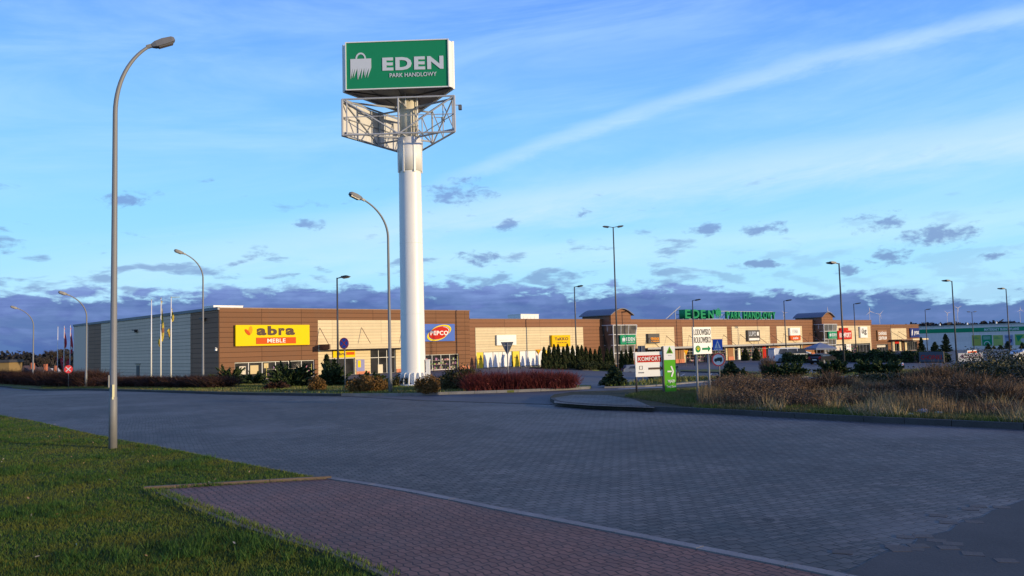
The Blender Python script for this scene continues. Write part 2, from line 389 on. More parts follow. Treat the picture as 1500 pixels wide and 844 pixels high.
m_edge = asphalt('weathered_edging', (.16, .115, .08), 8, .9)
m_block = asphalt('grey_paving_block', (.092, .085, .078), 8, .85)
m_kerbdark = asphalt('dark_kerb', (.060, .058, .058), 8, .9)
m_paint = plain('road_paint', (.42, .42, .40), .7, 0, .3, 2)
ROAD_ANG = math.atan2(.787, -.617)
m_road = paver('grey_paver_road', [(.066, .060, .052), (.118, .106, .092), (.006, .0055, .005)], -ROAD_ANG + math.pi / 2 + .25)
m_pave = paver('red_paver_footway', [(.135, .058, .036), (.190, .084, .054), (.030, .010, .007)], -ROAD_ANG + .1, .2, .10, .03, False)
m_asph = asphalt('old_asphalt', (.090, .088, .090))
m_asph2 = asphalt('fine_asphalt', (.050, .047, .045), 5)
m_lawn = soil('lawn_soil', (.012, .020, .005), (.022, .036, .007), (.040, .045, .012), .9)
m_lawn2 = soil('verge_soil', (.06, .09, .02), (.11, .13, .03), (.15, .13, .05), .5)
m_field = soil('field', (.035, .045, .02), (.06, .065, .025), (.09, .08, .04), .02)
m_weedsoil = soil('weedy_soil', (.035, .04, .015), (.06, .05, .022), (.09, .07, .035), 1.2)
m_grass = island_mat('grass_blades', [(.012, .042, .005), (.026, .075, .008), (.045, .108, .012), (.085, .140, .018), (.15, .16, .035)], .8, (.12, .125, .016), .7)
m_tuft = island_mat('lawn_tuft_blades', [(.010, .045, .006), (.03, .085, .010), (.07, .12, .02)], .75)
m_leaf = island_mat('fallen_leaves', [(.22, .14, .06), (.32, .26, .14), (.14, .07, .03), (.42, .40, .34)], .8)
m_grass2 = island_mat('verge_grass_blades', [(.05, .09, .015), (.09, .13, .02), (.14, .17, .03), (.20, .18, .06)], .7, (.17, .13, .05), .5)
m_dry = island_mat('dry_grass', [(.16, .105, .05), (.25, .17, .085), (.33, .24, .13), (.11, .065, .03)], .8)
m_straw = island_mat('pale_straw', [(.24, .18, .10), (.34, .26, .15), (.16, .15, .05)], .85)
m_rust = island_mat('rusty_weeds', [(.07, .042, .026), (.12, .070, .042), (.19, .125, .075), (.045, .030, .020)], .85)
m_jun = island_mat('juniper_green', [(.010, .024, .008), (.018, .038, .010), (.032, .055, .014), (.05, .065, .02)], .75)
m_thuja = island_mat('thuja_green', [(.012, .022, .006), (.022, .036, .009), (.038, .052, .014), (.06, .05, .02)], .8)
m_spruce = island_mat('spruce_green', [(.012, .026, .012), (.022, .042, .016), (.04, .058, .022)], .75)
m_dogw = island_mat('red_twigs', [(.065, .010, .012), (.11, .016, .016), (.17, .030, .026), (.06, .022, .014)], .7)
m_dogd = island_mat('dark_red_twigs', [(.028, .012, .010), (.046, .019, .014), (.07, .03, .02), (.035, .026, .012)], .8)
m_round = island_mat('bronze_leaves', [(.10, .06, .015), (.16, .085, .022), (.22, .11, .03), (.06, .045, .012)], .75)
m_olive = island_mat('olive_leaves', [(.022, .026, .008), (.045, .045, .012), (.075, .065, .018), (.12, .085, .03)], .75)
m_cot = island_mat('dark_glossy_leaves', [(.010, .017, .007), (.018, .026, .009), (.03, .036, .012), (.055, .05, .016), (.16, .13, .05)], .55)
m_wood = island_mat('far_wood', [(.016, .018, .022), (.028, .028, .03), (.04, .036, .036)], .9)
m_bark = plain('bark', (.07, .055, .045), .9, 0, .3, 6)
m_twig = island_mat('bare_twigs', [(.05, .04, .035), (.08, .065, .05)], .9)

# ------------------------------------------------------------------ ground surfaces
def patch(name, poly, dz, mat, step=3., skirt=0., kind='structure'):
    """surface draped on the ground inside a polygon of world xy points"""
    P = [Vector((p[0], p[1])) for p in poly]; n = len(P)
    dense = []
    for i in range(n):
        a, b = P[i], P[(i + 1) % n]; k = max(1, int((b - a).length / step))
        dense += [a.lerp(b, j / k) for j in range(k)]
    nb = len(dense); pts = list(dense)
    xs = [p.x for p in P]; ys = [p.y for p in P]
    x = min(xs) + step * .5
    while x < max(xs):
        y = min(ys) + step * .5
        while y < max(ys):
            q = Vector((x, y)); ins = False; j = nb - 1; near = False
            for i in range(nb):
                a, b = dense[i], dense[j]
                if (a.y > y) != (b.y > y) and x < (b.x - a.x) * (y - a.y) / (b.y - a.y) + a.x: ins = not ins
                if abs(a.x - x) + abs(a.y - y) < step * .35: near = True
                j = i
            if ins and not near: pts.append(q)
            y += step
        x += step
    r = delaunay_2d_cdt(pts, [], [list(range(nb))], 1, 1e-5)
    mb = MB()
    mb.v = [(v.x, v.y, g(v.x, v.y) + dz) for v in r[0]]; mb.f = [tuple(f) for f in r[2]]; mb.m = [0] * len(mb.f); mb.sm = [True] * len(mb.f)
    if skirt:
        for i in range(nb):
            a, b = dense[i], dense[(i + 1) % nb]; za, zb = g(*a) + dz, g(*b) + dz
            mb.face([(a.x, a.y, za), (b.x, b.y, zb), (b.x, b.y, zb - skirt), (a.x, a.y, za - skirt)])
    o = mb.build(name, mat)
    me = o.data
    if sum(p.normal.z for p in me.polygons) < 0: me.flip_normals()
    return tag(o, kind=kind)
def GP(px, dz=0.): return [gp(x, y, dz).xy for x, y in px]
def kerb(name, line, wd, h, mat, side=1, below=.12, joint=1.0):
    """row of kerb stones along a polyline; side picks which side of the line it widens to"""
    pts = [Vector((p[0], p[1])) for p in line]; mb = MB()
    # round the polyline (Catmull-Rom), then cut it into stones of equal length
    ext = [pts[0] * 2 - pts[1]] + pts + [pts[-1] * 2 - pts[-2]]; fine_ = []
    for i in range(1, len(ext) - 2):
        p0, p1, p2, p3 = ext[i - 1:i + 3]; k = max(2, int((p2 - p1).length / .25))
        for j in range(k):
            t = j / k; fine_.append(.5 * ((2 * p1) + (p2 - p0) * t + (2 * p0 - 5 * p1 + 4 * p2 - p3) * t * t + (3 * p1 - p0 - 3 * p2 + p3) * t ** 3) if (p2 - p1).length < 25 else p1.lerp(p2, t))
    fine_.append(pts[-1]); cut = [fine_[0]]; acc = 0
    for a_, b_ in zip(fine_, fine_[1:]):
        acc += (b_ - a_).length
        if acc >= joint: cut.append(b_); acc = 0
    if (cut[-1] - fine_[-1]).length > .05: cut.append(fine_[-1])
    nr = []
    for i in range(len(cut)):
        d = (cut[min(i + 1, len(cut) - 1)] - cut[max(i - 1, 0)]).normalized(); nr.append(Vector((-d.y, d.x)) * side * wd)
    for i in range(len(cut) - 1):
        p, q = cut[i].lerp(cut[i + 1], .006), cut[i].lerp(cut[i + 1], .994); n0, n1 = nr[i], nr[i + 1]
        jz = random.uniform(-.0015, .0015); zp, zq = g(*p) + h + jz, g(*q) + h + jz
        T = [Vector((v.x, v.y, z)) for v, z in ((p, zp), (q, zq), (q + n1, zq), (p + n0, zp))]; B = [v - Vector((0, 0, h + below)) for v in T]
        mb.face(T)
        for u in range(4): mb.face([T[u], T[(u + 1) % 4], B[(u + 1) % 4], B[u]])
    return tag(mb.build(name, mat), kind='structure')

# base terrain to the horizon
def terrain():
    def axis(a, b, fine, lim):
        out = list(np.arange(a, b + .1, fine)); s = fine
        v = b
        while v < lim: s *= 1.35; v += s; out.append(v)
        v = a; s = fine
        while v > -lim: s *= 1.35; v -= s; out.insert(0, v)
        return out
    xs = axis(-160, 160, 8, 7000); ys = axis(-20, 300, 8, 7000)
    mb = MB(); nx = len(xs)
    mb.v = [(x, y, g(x, y) - .22) for y in ys for x in xs]
    mb.f = [(j * nx + i, j * nx + i + 1, (j + 1) * nx + i + 1, (j + 1) * nx + i) for j in range(len(ys) - 1) for i in range(nx - 1)]
    mb.m = [0] * len(mb.f); mb.sm = [True] * len(mb.f)
    return tag(mb.build('ground', m_field), kind='structure')
terrain()

# far edge of the main road, left to right, then the kerb of the right-hand verge
FAR_L = GP([(0, 567), (50, 571.5), (130, 572), (300, 577), (420, 579.5), (500, 580.6)])
VERGE_FRONT = GP([(500, 580.6), (590, 580.4), (657, 578), (750, 575), (820, 572), (864, 570)])
MOUTH = GP([(500, 580.6), (616, 587), (720, 590.5), (806, 593)])
RK = GP([(806, 588), (812, 592), (825, 595), (865, 598), (900, 600), (1000, 604), (1117, 610), (1250, 617.5), (1383, 624), (1500, 629.5)])
RK_EXT = [RK[-1], RK[-1] + (RK[-1] - RK[-2]).normalized() * 14]
d0 = (FAR_L[0] - FAR_L[1]).normalized()
NEAR = GP([(0, 610), (50, 618), (113, 632.5), (160, 643), (200, 650.5), (267, 663), (333, 677), (400, 690), (463, 702), (488, 705)])
KERB_NEAR = GP([(487, 703.5), (500, 705.5), (580, 718), (668, 735), (756, 753), (857, 772.5), (1000, 801), (1162, 833), (1245, 850)])
kd = (KERB_NEAR[-1] - KERB_NEAR[-2]).normalized(); KERB_NEAR.append(KERB_NEAR[-1] + kd * 14)
road_poly = [FAR_L[0] + d0 * 90] + FAR_L + MOUTH[1:] + RK[1:] + [RK_EXT[1]] + [KERB_NEAR[-1]] + list(reversed(KERB_NEAR[:-1])) + list(reversed(NEAR[:-1])) + [NEAR[0] + (NEAR[0] - NEAR[1]).normalized() * 45, NEAR[0] + Vector((-62, 76))]
patch('main_road', road_poly, 0, m_road, 4.)
# side road and car park (asphalt), beyond the mouth
fr = CORNER + FD * 170
park_poly = [MOUTH[0] + Vector((-.0, .05))] + [m + Vector((0, .05)) for m in MOUTH[1:]] + [RK[1] + Vector((.0, .1)), RK[4] + Vector((.6, 1.0)), RK[-1] + Vector((6, 4)), (70, 40), (150, 90), (170, 190), fr + ID * 30, fr + ID * 8, CORNER + ID * 8, CORNER + FD * -.5 - ID * 2.] + list(reversed(GP([(300, 573), (420, 576)])))[::-1]
patch('car_park', park_poly, .0, m_asph, 4.)
kerb('gutter', MOUTH, .28, .012, m_kerbdark, 1, .1, 2.)
# bare asphalt repair in the bottom right corner with leftover blocks
ap = GP([(1560, 705), (1500, 733), (1455, 748), (1440, 757), (1405, 766), (1392, 778), (1345, 789), (1338, 800), (1290, 812), (1262, 828), (1235, 842), (1300, 880), (1620, 900)])
patch('asphalt_repair', ap, .004, m_asph2, 2.)
mb = MB()
rb = random.Random(5)
for q_ in range(12):
    i = rb.randrange(1, 10); c2 = ap[i].lerp(ap[i + 1], rb.random()) + Vector((rb.gauss(0, .16), rb.gauss(0, .16))); mb.box(-.1, .1, -.08, .08, 0, .0055 + q_ * .00005, Matrix.Translation((c2.x, c2.y, 0)) @ Matrix.Rotation(.25 - ROAD_ANG + math.pi / 2 + rb.gauss(0, .06), 4, 'Z'))
for (px, py, ln, a) in [(1389, 803, .42, .1), (1425, 812, .5, -.1), (1474, 822, .62, .05), (1345, 800, .5, .2), (1352, 786, .35, .0), (1318, 806, .3, .2)]:
    c = gp(px, py); mb.box(-.1, .1, -.08, .08, .0, .007, Matrix.Translation(c) @ Matrix.Rotation(a - .25, 4, 'Z'))
tag(mb.build('leftover_paving_block', m_block), kind='structure')
for o_ in (): pass
# road markings at the entrance
def strip(name, a, b, wd, dz, mat):
    a, b = Vector(a), Vector(b); L = (b - a).length; k = max(2, int(L)); d = (b - a) / L; nn = Vector((-d.y, d.x)) * wd / 2; mb = MB()
    for j in range(k):
        p, q = a + d * L * j / k, a + d * L * (j + 1) / k
        mb.face([(v.x, v.y, g(v.x, v.y) + dz) for v in (p - nn, q - nn, q + nn, p + nn)])
    return tag(mb.build(name, mat), kind='structure')
strip('give_way_line', gp(905, 570.5).xy, gp(985, 567.5).xy, .30, .02, m_paint)
strip('lane_line', gp(1000, 563.5).xy, gp(1065, 558).xy, .16, .02, m_paint)
for k in range(9):
    a = gp(955 + k * 21, 551.5 - k * .2).xy; strip('parking_bay_line', a, a + Vector((1.3, 4.5)), .12, .02, m_paint)

# verges
near_grass = [NEAR[0] + Vector((-30, 32)), *NEAR, *GP([(213, 722), (233, 729), (333, 771), (433, 804), (500, 823), (560, 852)]), (-1.2, 3), (-1.2, -3), (-60, -3), (-90, 70)]
patch('near_lawn', near_grass, .035, m_lawn, 2., .2)
pave_poly = GP([(488, 705), (213, 722), (233, 729), (333, 771), (433, 804), (500, 823), (560, 852)]) + [(-1.2, 3), (-1.2, -3), KERB_NEAR[-1] - Vector((1.0, .4))] + list(reversed([p - Vector((.12, .12)) for p in KERB_NEAR[1:-1]]))
patch('footway', pave_poly, .045, m_pave, 2., .2)
kerb('near_kerb', KERB_NEAR, .14, .055, m_concrete, -1, .1, 1.)
kerb('grass_kerb', NEAR, .12, .03, m_concrete, -1, .1, 1.)
kerb('footway_edging', GP([(486, 704), (350, 711.5), (211, 720)]), .08, .085, m_edge, 1, .1, 1.)
kerb('footway_edging', GP([(228, 727), (333, 771), (433, 804), (500, 823), (560, 852)]) + [Vector((-1.2, 3))], .07, .065, m_edge, 1, .1, 1.)
back = GP([(866, 567.5), (780, 564.5), (690, 562), (600, 561), (480, 562), (400, 563)])
verge_poly = FAR_L[:-1] + VERGE_FRONT + back + [CORNER - FD * 2 - ID * 3, CORNER - FD * 2 + ID * 60, Vector((-130, 140)), FAR_L[0] + Vector((-40, 45))]
patch('far_verge', verge_poly, .11, m_lawn2, 3., .25)
kerb('verge_kerb', [p + Vector((0, -.02)) for p in FAR_L], .14, .125, m_kerbdark, 1, .1, 1.)
kerb('entrance_kerb', VERGE_FRONT, .16, .13, m_concrete, 1, .1, 1.)
RB = GP([(806, 586.5), (812, 582), (840, 578), (880, 576.5), (908, 576), (937, 573.5), (1010, 570), (1080, 565.5), (1180, 560), (1300, 556), (1420, 552), (1500, 549)])
RT = [p + Vector((.05, .1)) for p in RK]
right_poly = RT + [RK_EXT[1], Vector((60, 30)), RB[-1] + Vector((8, -2))] + list(reversed(RB))
patch('right_verge', right_poly, .13, m_weedsoil, 2., .25)
kerb('verge_kerb', RK + [RK_EXT[1]], .15, .15, m_kerbdark, 1, .1, 1.)
apron = GP([(812, 590.5), (865, 594.5), (960, 598), (930, 586), (890, 579), (840, 578.5), (812, 583)], .13)
patch('paved_apron', apron, .138, m_road, 2.)
D_poly = GP([(885, 568.5), (950, 566.5), (1010, 561.5), (1080, 556.5), (1180, 552.5), (1262, 550), (1400, 545), (1400, 541), (1262, 546), (1180, 548.5), (1080, 552), (1000, 557), (940, 561.5), (890, 564)])
patch('median_verge', D_poly, .06, m_lawn2, 3., .2)
kerb('median_kerb', D_poly[:7], .15, .075, m_concrete, -1, .1, 1.)
E_poly = GP([(776, 539.8), (850, 542.3), (900, 543.8), (1000, 545.2), (1115, 548), (1115, 546), (1000, 543), (900, 540.5), (850, 539), (780, 538)])
patch('hedge_strip', E_poly, .1, m_lawn2, 3., .2)
kerb('hedge_strip_kerb', E_poly[:5], .15, .13, m_kerbdark, -1, .1, 1.)

# ------------------------------------------------------------------ lettering
def text(name, s, box, y, mat, parent, off=.0, depth=.015, sub=None, face='front'):
    """flat letters fitted to box=(x0,x1,z0,z1) in the parent's xz plane, front at y"""
    c = bpy.data.curves.new(name, 'FONT'); c.body = s; c.size = 1; c.offset = off; c.extrude = .5; c.resolution_u = 3; c.space_character = 1.0 + off * 3.5
    tmp = bpy.data.objects.new('tmp', c); COL.objects.link(tmp)
    dg = bpy.context.evaluated_depsgraph_get(); me = bpy.data.meshes.new_from_object(tmp.evaluated_get(dg))
    bpy.data.objects.remove(tmp); bpy.data.curves.remove(c)
    n = len(me.vertices); a = np.empty(n * 3, dtype=np.float32); me.vertices.foreach_get('co', a); a = a.reshape(-1, 3)
    lo, hi = a.min(0), a.max(0); x0, x1, z0, z1 = box
    b = np.empty_like(a)
    b[:, 0] = x0 + (a[:, 0] - lo[0]) / (hi[0] - lo[0]) * (x1 - x0)
    b[:, 2] = z0 + (a[:, 1] - lo[1]) / (hi[1] - lo[1]) * (z1 - z0)
    b[:, 1] = y - (a[:, 2] + .5) * depth
    me.vertices.foreach_set('co', b.ravel()); me.update(); me.name = name
    me.materials.clear(); me.materials.append(mat)
    o = bpy.data.objects.new(name, me); COL.objects.link(o); o.parent = parent; return o
def plate(name, poly, y, th, mat, parent, bevel=0):
    return MB().prism(poly, y - th, y).build(name, mat, parent, bevel)
def rect(x0, x1, z0, z1): return [(x0, z0), (x1, z0), (x1, z1), (x0, z1)]
def disc(cx, cz, r, n=28, rz=None): rz = rz or r; return [(cx + r * math.cos(2 * math.pi * i / n), cz + rz * math.sin(2 * math.pi * i / n)) for i in range(n)]
def ring(name, cx, cz, r0, r1, y, th, mat, parent, a0=0, a1=2 * math.pi, n=28, squash=1., rot=0.):
    mb = MB()
    def P(r, a): x, z = r * math.cos(a), r * math.sin(a) * squash; return (cx + x * math.cos(rot) - z * math.sin(rot), cz + x * math.sin(rot) + z * math.cos(rot))
    for i in range(n):
        a, b = a0 + (a1 - a0) * i / n, a0 + (a1 - a0) * (i + 1) / n
        mb.prism([P(r0, a), P(r1, a), P(r1, b), P(r0, b)], y - th, y)
    return mb.build(name, mat, parent)
def bar2(name, x0, z0, x1, z1, wd, y, th, mat, parent):
    d = Vector((x1 - x0, z1 - z0)).normalized(); n = Vector((-d.y, d.x)) * wd / 2
    return plate(name, [(x0 - n.x, z0 - n.y), (x1 - n.x, z1 - n.y), (x1 + n.x, z1 + n.y), (x0 + n.x, z0 + n.y)], y, th, mat, parent)
def shopping_bag(parent, x0, x1, z0, z1, y, mat, matcut, name='bag_emblem'):
    """a carrier bag whose lower part is cut into blades of grass"""
    wv = x1 - x0; h = z1 - z0; bt = z0 + h * .77; mid = z0 + h * .42; mb = MB()
    mb.prism(rect(x0, x1, mid, bt), y - .02, y)
    rnd = random.Random(3); k = 9
    for i in range(k):
        xa = x0 + wv * i / k; xb = xa + wv / k * .95; zt = z0 + rnd.uniform(0, .12) * h; lx = -wv * rnd.uniform(.02, .10) if i % 3 else wv * .0
        lx = max(lx, x0 - xa)
        mb.prism([(xa + lx, zt), (xb, mid), (xa, mid)], y - .02, y)
    o = mb.build(name, mat, parent)
    r = wv * .25; ring('bag_handle', (x0 + x1) / 2, bt, r * .72, r, y, .02, mat, parent, 0, math.pi, 16, squash=(z1 - bt) / r)
    return o

# ------------------------------------------------------------------ the retail building
B = empty('retail_building', (CORNER.x, CORNER.y, 0), TH, 'long low retail park building clad in brown and cream panels with grey side wall', 'building')
BASE = -1.6
def wall(name, s0, s1, z0, z1, holes, mat, y0=0., th=.35, parent=B):
    """front wall skin with real openings; holes = (s0,s1,z0,z1)"""
    xs = sorted({s0, s1, *[h[0] for h in holes], *[h[1] for h in holes]}); mb = MB()
    for a, b in zip(xs, xs[1:]):
        cuts = sorted([(h[2], h[3]) for h in holes if h[0] <= a + 1e-6 and h[1] >= b - 1e-6]); z = z0
        for c0, c1 in cuts:
            if c0 > z: mb.box(a, b, y0, y0 + th, z, c0)
            z = c1
        if z < z1: mb.box(a, b, y0, y0 + th, z, z1)
    return mb.build(name, mat, parent)
def window(s0, s1, z0, z1, n, y=.16, fw=.06, mat=m_frame, gl=m_glass, trans=None, parent=B):
    mb = MB(); mb.box(s0, s1, y - .05, y + .05, z0, z0 + fw); mb.box(s0, s1, y - .05, y + .05, z1 - fw, z1)
    for i in range(n + 1):
        x = s0 + (s1 - s0 - fw) * i / n; mb.box(x, x + fw, y - .048, y + .048, z0 + fw, z1 - fw)
    if trans: mb.box(s0 + fw, s1 - fw, y - .045, y + .045, trans, trans + fw)
    f = mb.build('window', mat, parent)
    MB().box(s0 + .01, s1 - .01, y - .01, y + .01, z0 + .01, z1 - .01).build('pane', gl, f)
    return f
def ups(lst, mat, name='window_display', y=.13, parent=B):
    for (a, b, c, d) in lst: MB().box(a, b, y - .02, y, c, d).build(name, mat, parent)

# --- block A (tall, left) : 0..29.4
TA, TB, TC = 6.32, 5.37, 4.47
FL = -.30
wA = [(1.45, 9.6, FL, 1.36), (22.8, 27.75, FL + .08, 1.5)]
wall('wall', 0, 10.0, BASE, TA, wA[:1], m_brown)
wall('wall', 20.4, 29.4, BASE, TA, wA[1:], m_brown)
wall('wall', 10.0, 20.4, 5.28, TA, [], m_brown)
wall('wall', 10.0, 20.4, BASE, 5.28, [(11.0, 14.2, FL, 1.45), (16.05, 19.2, FL, 2.3)], m_cream, .02)
MB().box(.0, 29.4, .4, 45.6, BASE, TA - .15).build('roof_volume', m_trim, B)
window(1.45, 9.6, FL, 1.36, 6); window(22.8, 27.75, FL + .08, 1.5, 4)
window(11.0, 14.2, FL, 1.45, 3, .18); window(16.05, 19.2, FL, 2.3, 3, .2, trans=1.35)
m_post1 = plain('poster_paper', (.62, .55, .42), .6, 0, .25, 5); m_post2 = plain('poster_tan', (.55, .42, .20), .6, 0, .15, 3)
m_goods = island_mat('shop_goods', [(.45, .05, .08), (.55, .45, .35), (.10, .30, .08), (.6, .5, .1), (.1, .1, .3), (.5, .2, .25)], .7)
ups([(1.95, 2.55, .25, 1.0)], m_post1, 'poster'); ups([(3.0, 3.8, .25, 1.05)], m_post2, 'poster'); ups([(4.35, 4.8, .75, 1.2)], m_post2, 'poster')
ups([(12.0, 12.5, -.1, .45)], m_post1, 'poster'); ups([(17.0, 17.6, -.25, .65)], m_post1, 'poster')
def goods(a, b, z0, z1, y0, n):
    mb = MB(); hs = [z0 + (z1 - z0) * t for t in (0, .36, .70)]
    for x in (a, b): mb.box(x - .02, x + .02, y0 - .01, y0 + .045, z0, z1)
    for h in hs: mb.box(a, b, y0 - .01, y0 + .045, h - .02, h + .001)
    for _ in range(n):
        q = random.uniform(.05, .13); x = random.uniform(a + q, b - q); h = random.choice(hs); mb.box(x - q, x + q, y0, y0 + .03, h, h + q * random.uniform(1.2, 2.6))
    return mb.build('window_display', m_goods, B)
goods(4.6, 9.3, FL + .08, 1.0, .10, 26); goods(23.0, 27.6, FL + .2, 1.25, .10, 60)
MB().box(14.35, 15.3, -.02, .02, .05, 1.25).build('poster', plain('blue_poster', (.16, .17, .40), .5, 0, .5, 3), B)
MB().box(14.5, 14.85, -.035, -.02, .45, 1.15).build('poster_print', m_yellow, B)
MB().box(14.35, 15.95, -.03, .02, BASE, .03).build('plinth', m_plinth, B)
MB().box(19.25, 20.4, -.04, .02, BASE, .12).build('plinth', m_plinth, B); MB().box(27.8, 30.15, -.04, 0, BASE, .12).build('plinth', m_plinth, B)
# cornices
MB().box(-.05, 29.45, -.06, .4, TA, TA + .10).build('parapet_cap', m_trimb, B)
MB().box(29.45, 132.5, -.06, .4, TB, TB + .10).build('parapet_cap', m_trimb, B)
MB().box(132.5, 155.3, -.06, .4, TC, TC + .10).build('parapet_cap', m_trimb, B)
# entrance canopy of block A
c = MB(); c.box(10.2, 20.3, -1.55, 0, 2.32, 2.62); c.build('canopy', m_trimb, B)
MB().box(10.22, 20.3, -1.60, -1.55, 2.34, 2.86).build('canopy_fascia', m_cream, B)
MB().box(10.12, 10.22, -2.0, -.0, 2.36, 2.86).build('canopy_end', m_trimb, B)
def rods(ss, zt, zb, reach, r=.03):
    for s in ss:
        MB().tube([(s, -.02, zt), (s + .1, -reach, zb)], r, 6).build('tie_rod', m_trimb, B)
rods([10.2, 15.0, 20.1], 4.5, 2.85, 1.5)
# --- block B first part 29.4..51.2
wall('wall', 29.4, 30.2, BASE, TB, [], m_brown2); wall('wall', 30.2, 48.4, 4.42, TB, [], m_brown2)
wall('wall', 48.4, 51.4, BASE, TB, [], m_brown2)
wall('wall', 30.2, 48.4, BASE, 4.42, [(30.3, 47.6, -.32, 1.62)], m_cream, -.05)
MB().box(29.4, 132.5, .4, 45, BASE, TB - .15).build('roof_volume', m_trim, B)
window(30.3, 47.6, -.32, 1.62, 15, .12, .05, m_frameg)
for (a, b, mt, nm) in [(30.35, 31.35, m_ypanel, 'window_panel'), (31.5, 35.9, m_curtain, 'window_curtain'), (36.0, 37.1, m_ypanel, 'window_panel'), (37.2, 41.3, m_curtain, 'window_curtain'), (41.45, 42.2, m_ypanel, 'window_panel'), (42.4, 47.5, m_curtain, 'window_curtain')]:
    if nm == 'window_curtain':
        k = max(2, int((b - a) / 1.1)); mb = MB()
        for i in range(k):
            x = a + (b - a) * i / k; x1 = a + (b - a) * (i + 1) / k - .08; seg = []
            for j in range(9):
                t = j / 8; seg.append((x + (x1 - x) * t, .07 + .02 * math.sin(j * 2.6 + i)))
            for j in range(8): mb.face([(seg[j][0], seg[j][1], -.2), (seg[j + 1][0], seg[j + 1][1], -.2), (seg[j + 1][0], seg[j + 1][1], 1.55), (seg[j][0], seg[j][1], 1.55)])
            # drooping grey folds
        mb.build(nm, mt, B)
    else:
        MB().box(a, b, .03, .06, -.25, 1.58).build(nm, mt, B)
for (a, b) in ((30.5, 31.2), (36.2, 36.9)): text('lettering', 'TAKKO', (a, b, .75, .92), .028, m_brownlet, B, .02, .01)
MB().box(41.0, 48.4, -.09, -.05, BASE, -.30).build('plinth', m_plinth, B)
# --- towers
def tower(s0, zt, name='entrance_tower'):
    t = empty(name, (0, 0, 0)); t.parent = B
    fy, by, wd = -1.5, 3.6, 4.1; s1 = s0 + wd; ez = zt - .75
    # body with arched gable
    arc = [(s1 - wd * i / 12, ez + (zt - ez) * math.sin(math.pi * i / 12)) for i in range(13)]
    MB().prism([(s0, 4.62), (s1, 4.62)] + arc, fy, fy + .3).build('gable', m_brown2, t)
    MB().box(s0, s1, fy + .3, by, 3.4, ez - .02).build('side_wall', m_trimb if 0 else m_trimb, t)
    mb = MB(); o_ = .35
    ar = [(s1 + o_ - (wd + 2 * o_) * i / 16, ez - .12 + (zt - ez + .14) * math.sin(math.pi * i / 16)) for i in range(17)]
    for i in range(16):
        (xa, za), (xb, zb) = ar[i], ar[i + 1]
        mb.prism([(xa, za), (xa, za + .1), (xb, zb + .1), (xb, zb)], fy - .35, by + .3)
    mb.build('roof', m_roof, t)
    # glazed bay, leaning outwards to the top
    gz0, gz1 = -.5, 4.6; fyt, fyb = fy - .25, fy - .25
    R0, R1 = s0 + 3.9, s0 + 4.95
    bl0, bl1 = s0 + .25, s0 - .12
    mb = MB()
    Fq = [(s0 + .05, fyb, gz0), (R0, fyb, gz0), (R1, fyt, gz1), (s0 + .05, fyt, gz1)]
    mb.face(Fq)
    mb.face([(s0 + .05, fyb, gz0), (s0 + .05, fyt, gz1), (s0 - .1, 0.1, gz1), (s0 + .6, 0.1, gz0)])
    mb.face([(R0, fyb, gz0), (R0, .1, gz0), (R1, .1, gz1), (R1, fyt, gz1)])
    mb.face([(s0 + .05, fyt, gz1), (R1, fyt, gz1), (R1, .1, gz1), (s0 - .1, .1, gz1)])
    gl = mb.build('glazing', m_glass2, t)
    mb = MB(); r = .07
    def Q(u, z): k = (z - gz0) / (gz1 - gz0); rr = R0 + (R1 - R0) * k; return (s0 + .05 + (rr - s0 - .05) * u, fyb - .03, z)
    for u in (0, .33, .66, 1): mb.tube([Q(u, gz0), Q(u, gz1)], r if u in (0, 1) else r * .6, 6)
    for z in (gz0, .9, 1.95, 3.35, gz1): mb.tube([Q(0, z), Q(1, z)], r * .9, 6)
    def Lq(v, z): k = (z - gz0) / (gz1 - gz0); return (s0 + .02 + (.55 - .68 * k) * v, fyb + (.1 - fyb) * v, z)
    for v in (.5, 1): mb.tube([Lq(v, gz0), Lq(v, gz1)], r if v == 1 else r * .6, 6)
    for z in (gz0, .9, 1.95, 3.35, gz1): mb.tube([Lq(0, z), Lq(1, z)], r * .8, 6)
    mb.build('glazing_frame', m_frame, gl)
    MB().box(s0 + .3, R0 + .2, -.4, .2, 0, 4.4).build('inner_wall', m_trimb, t)
    sg = empty('facade_sign', (CORNER.x, CORNER.y, 0), TH)
    a, b, c0, c1 = s0 + 1.15, s0 + 4.35, 2.0, 3.3; y = fyb - .12
    MB().box(a, b, y - .18, y, c0, c1).build('panel', m_green, sg, .02)
    text('lettering', 'EDEN', (a + 1.15, b - .25, c0 + .48, c0 + .95), y - .185, m_silver, sg, .03, .02)
    text('lettering', 'PARK HANDLOWY', (a + 1.2, b - .3, c0 + .24, c0 + .36), y - .185, m_silver, sg, .02, .02)
    shopping_bag(sg, a + .35, a + .95, c0 + .25, c0 + 1.05, y - .182, m_silver, m_green)
    return sg
tag(tower(52.3, 6.75), 'green EDEN sign on the glass tower beside the dark thuja row', 'sign', 'green signs on the glass towers')
MB().box(51.4, 58.4, -.0, .4, BASE, TB).build('wall', m_brown2, B)
tag(tower(109.4, 6.7), 'green EDEN sign on the far glass tower behind the grey tent', 'sign', 'green signs on the glass towers')
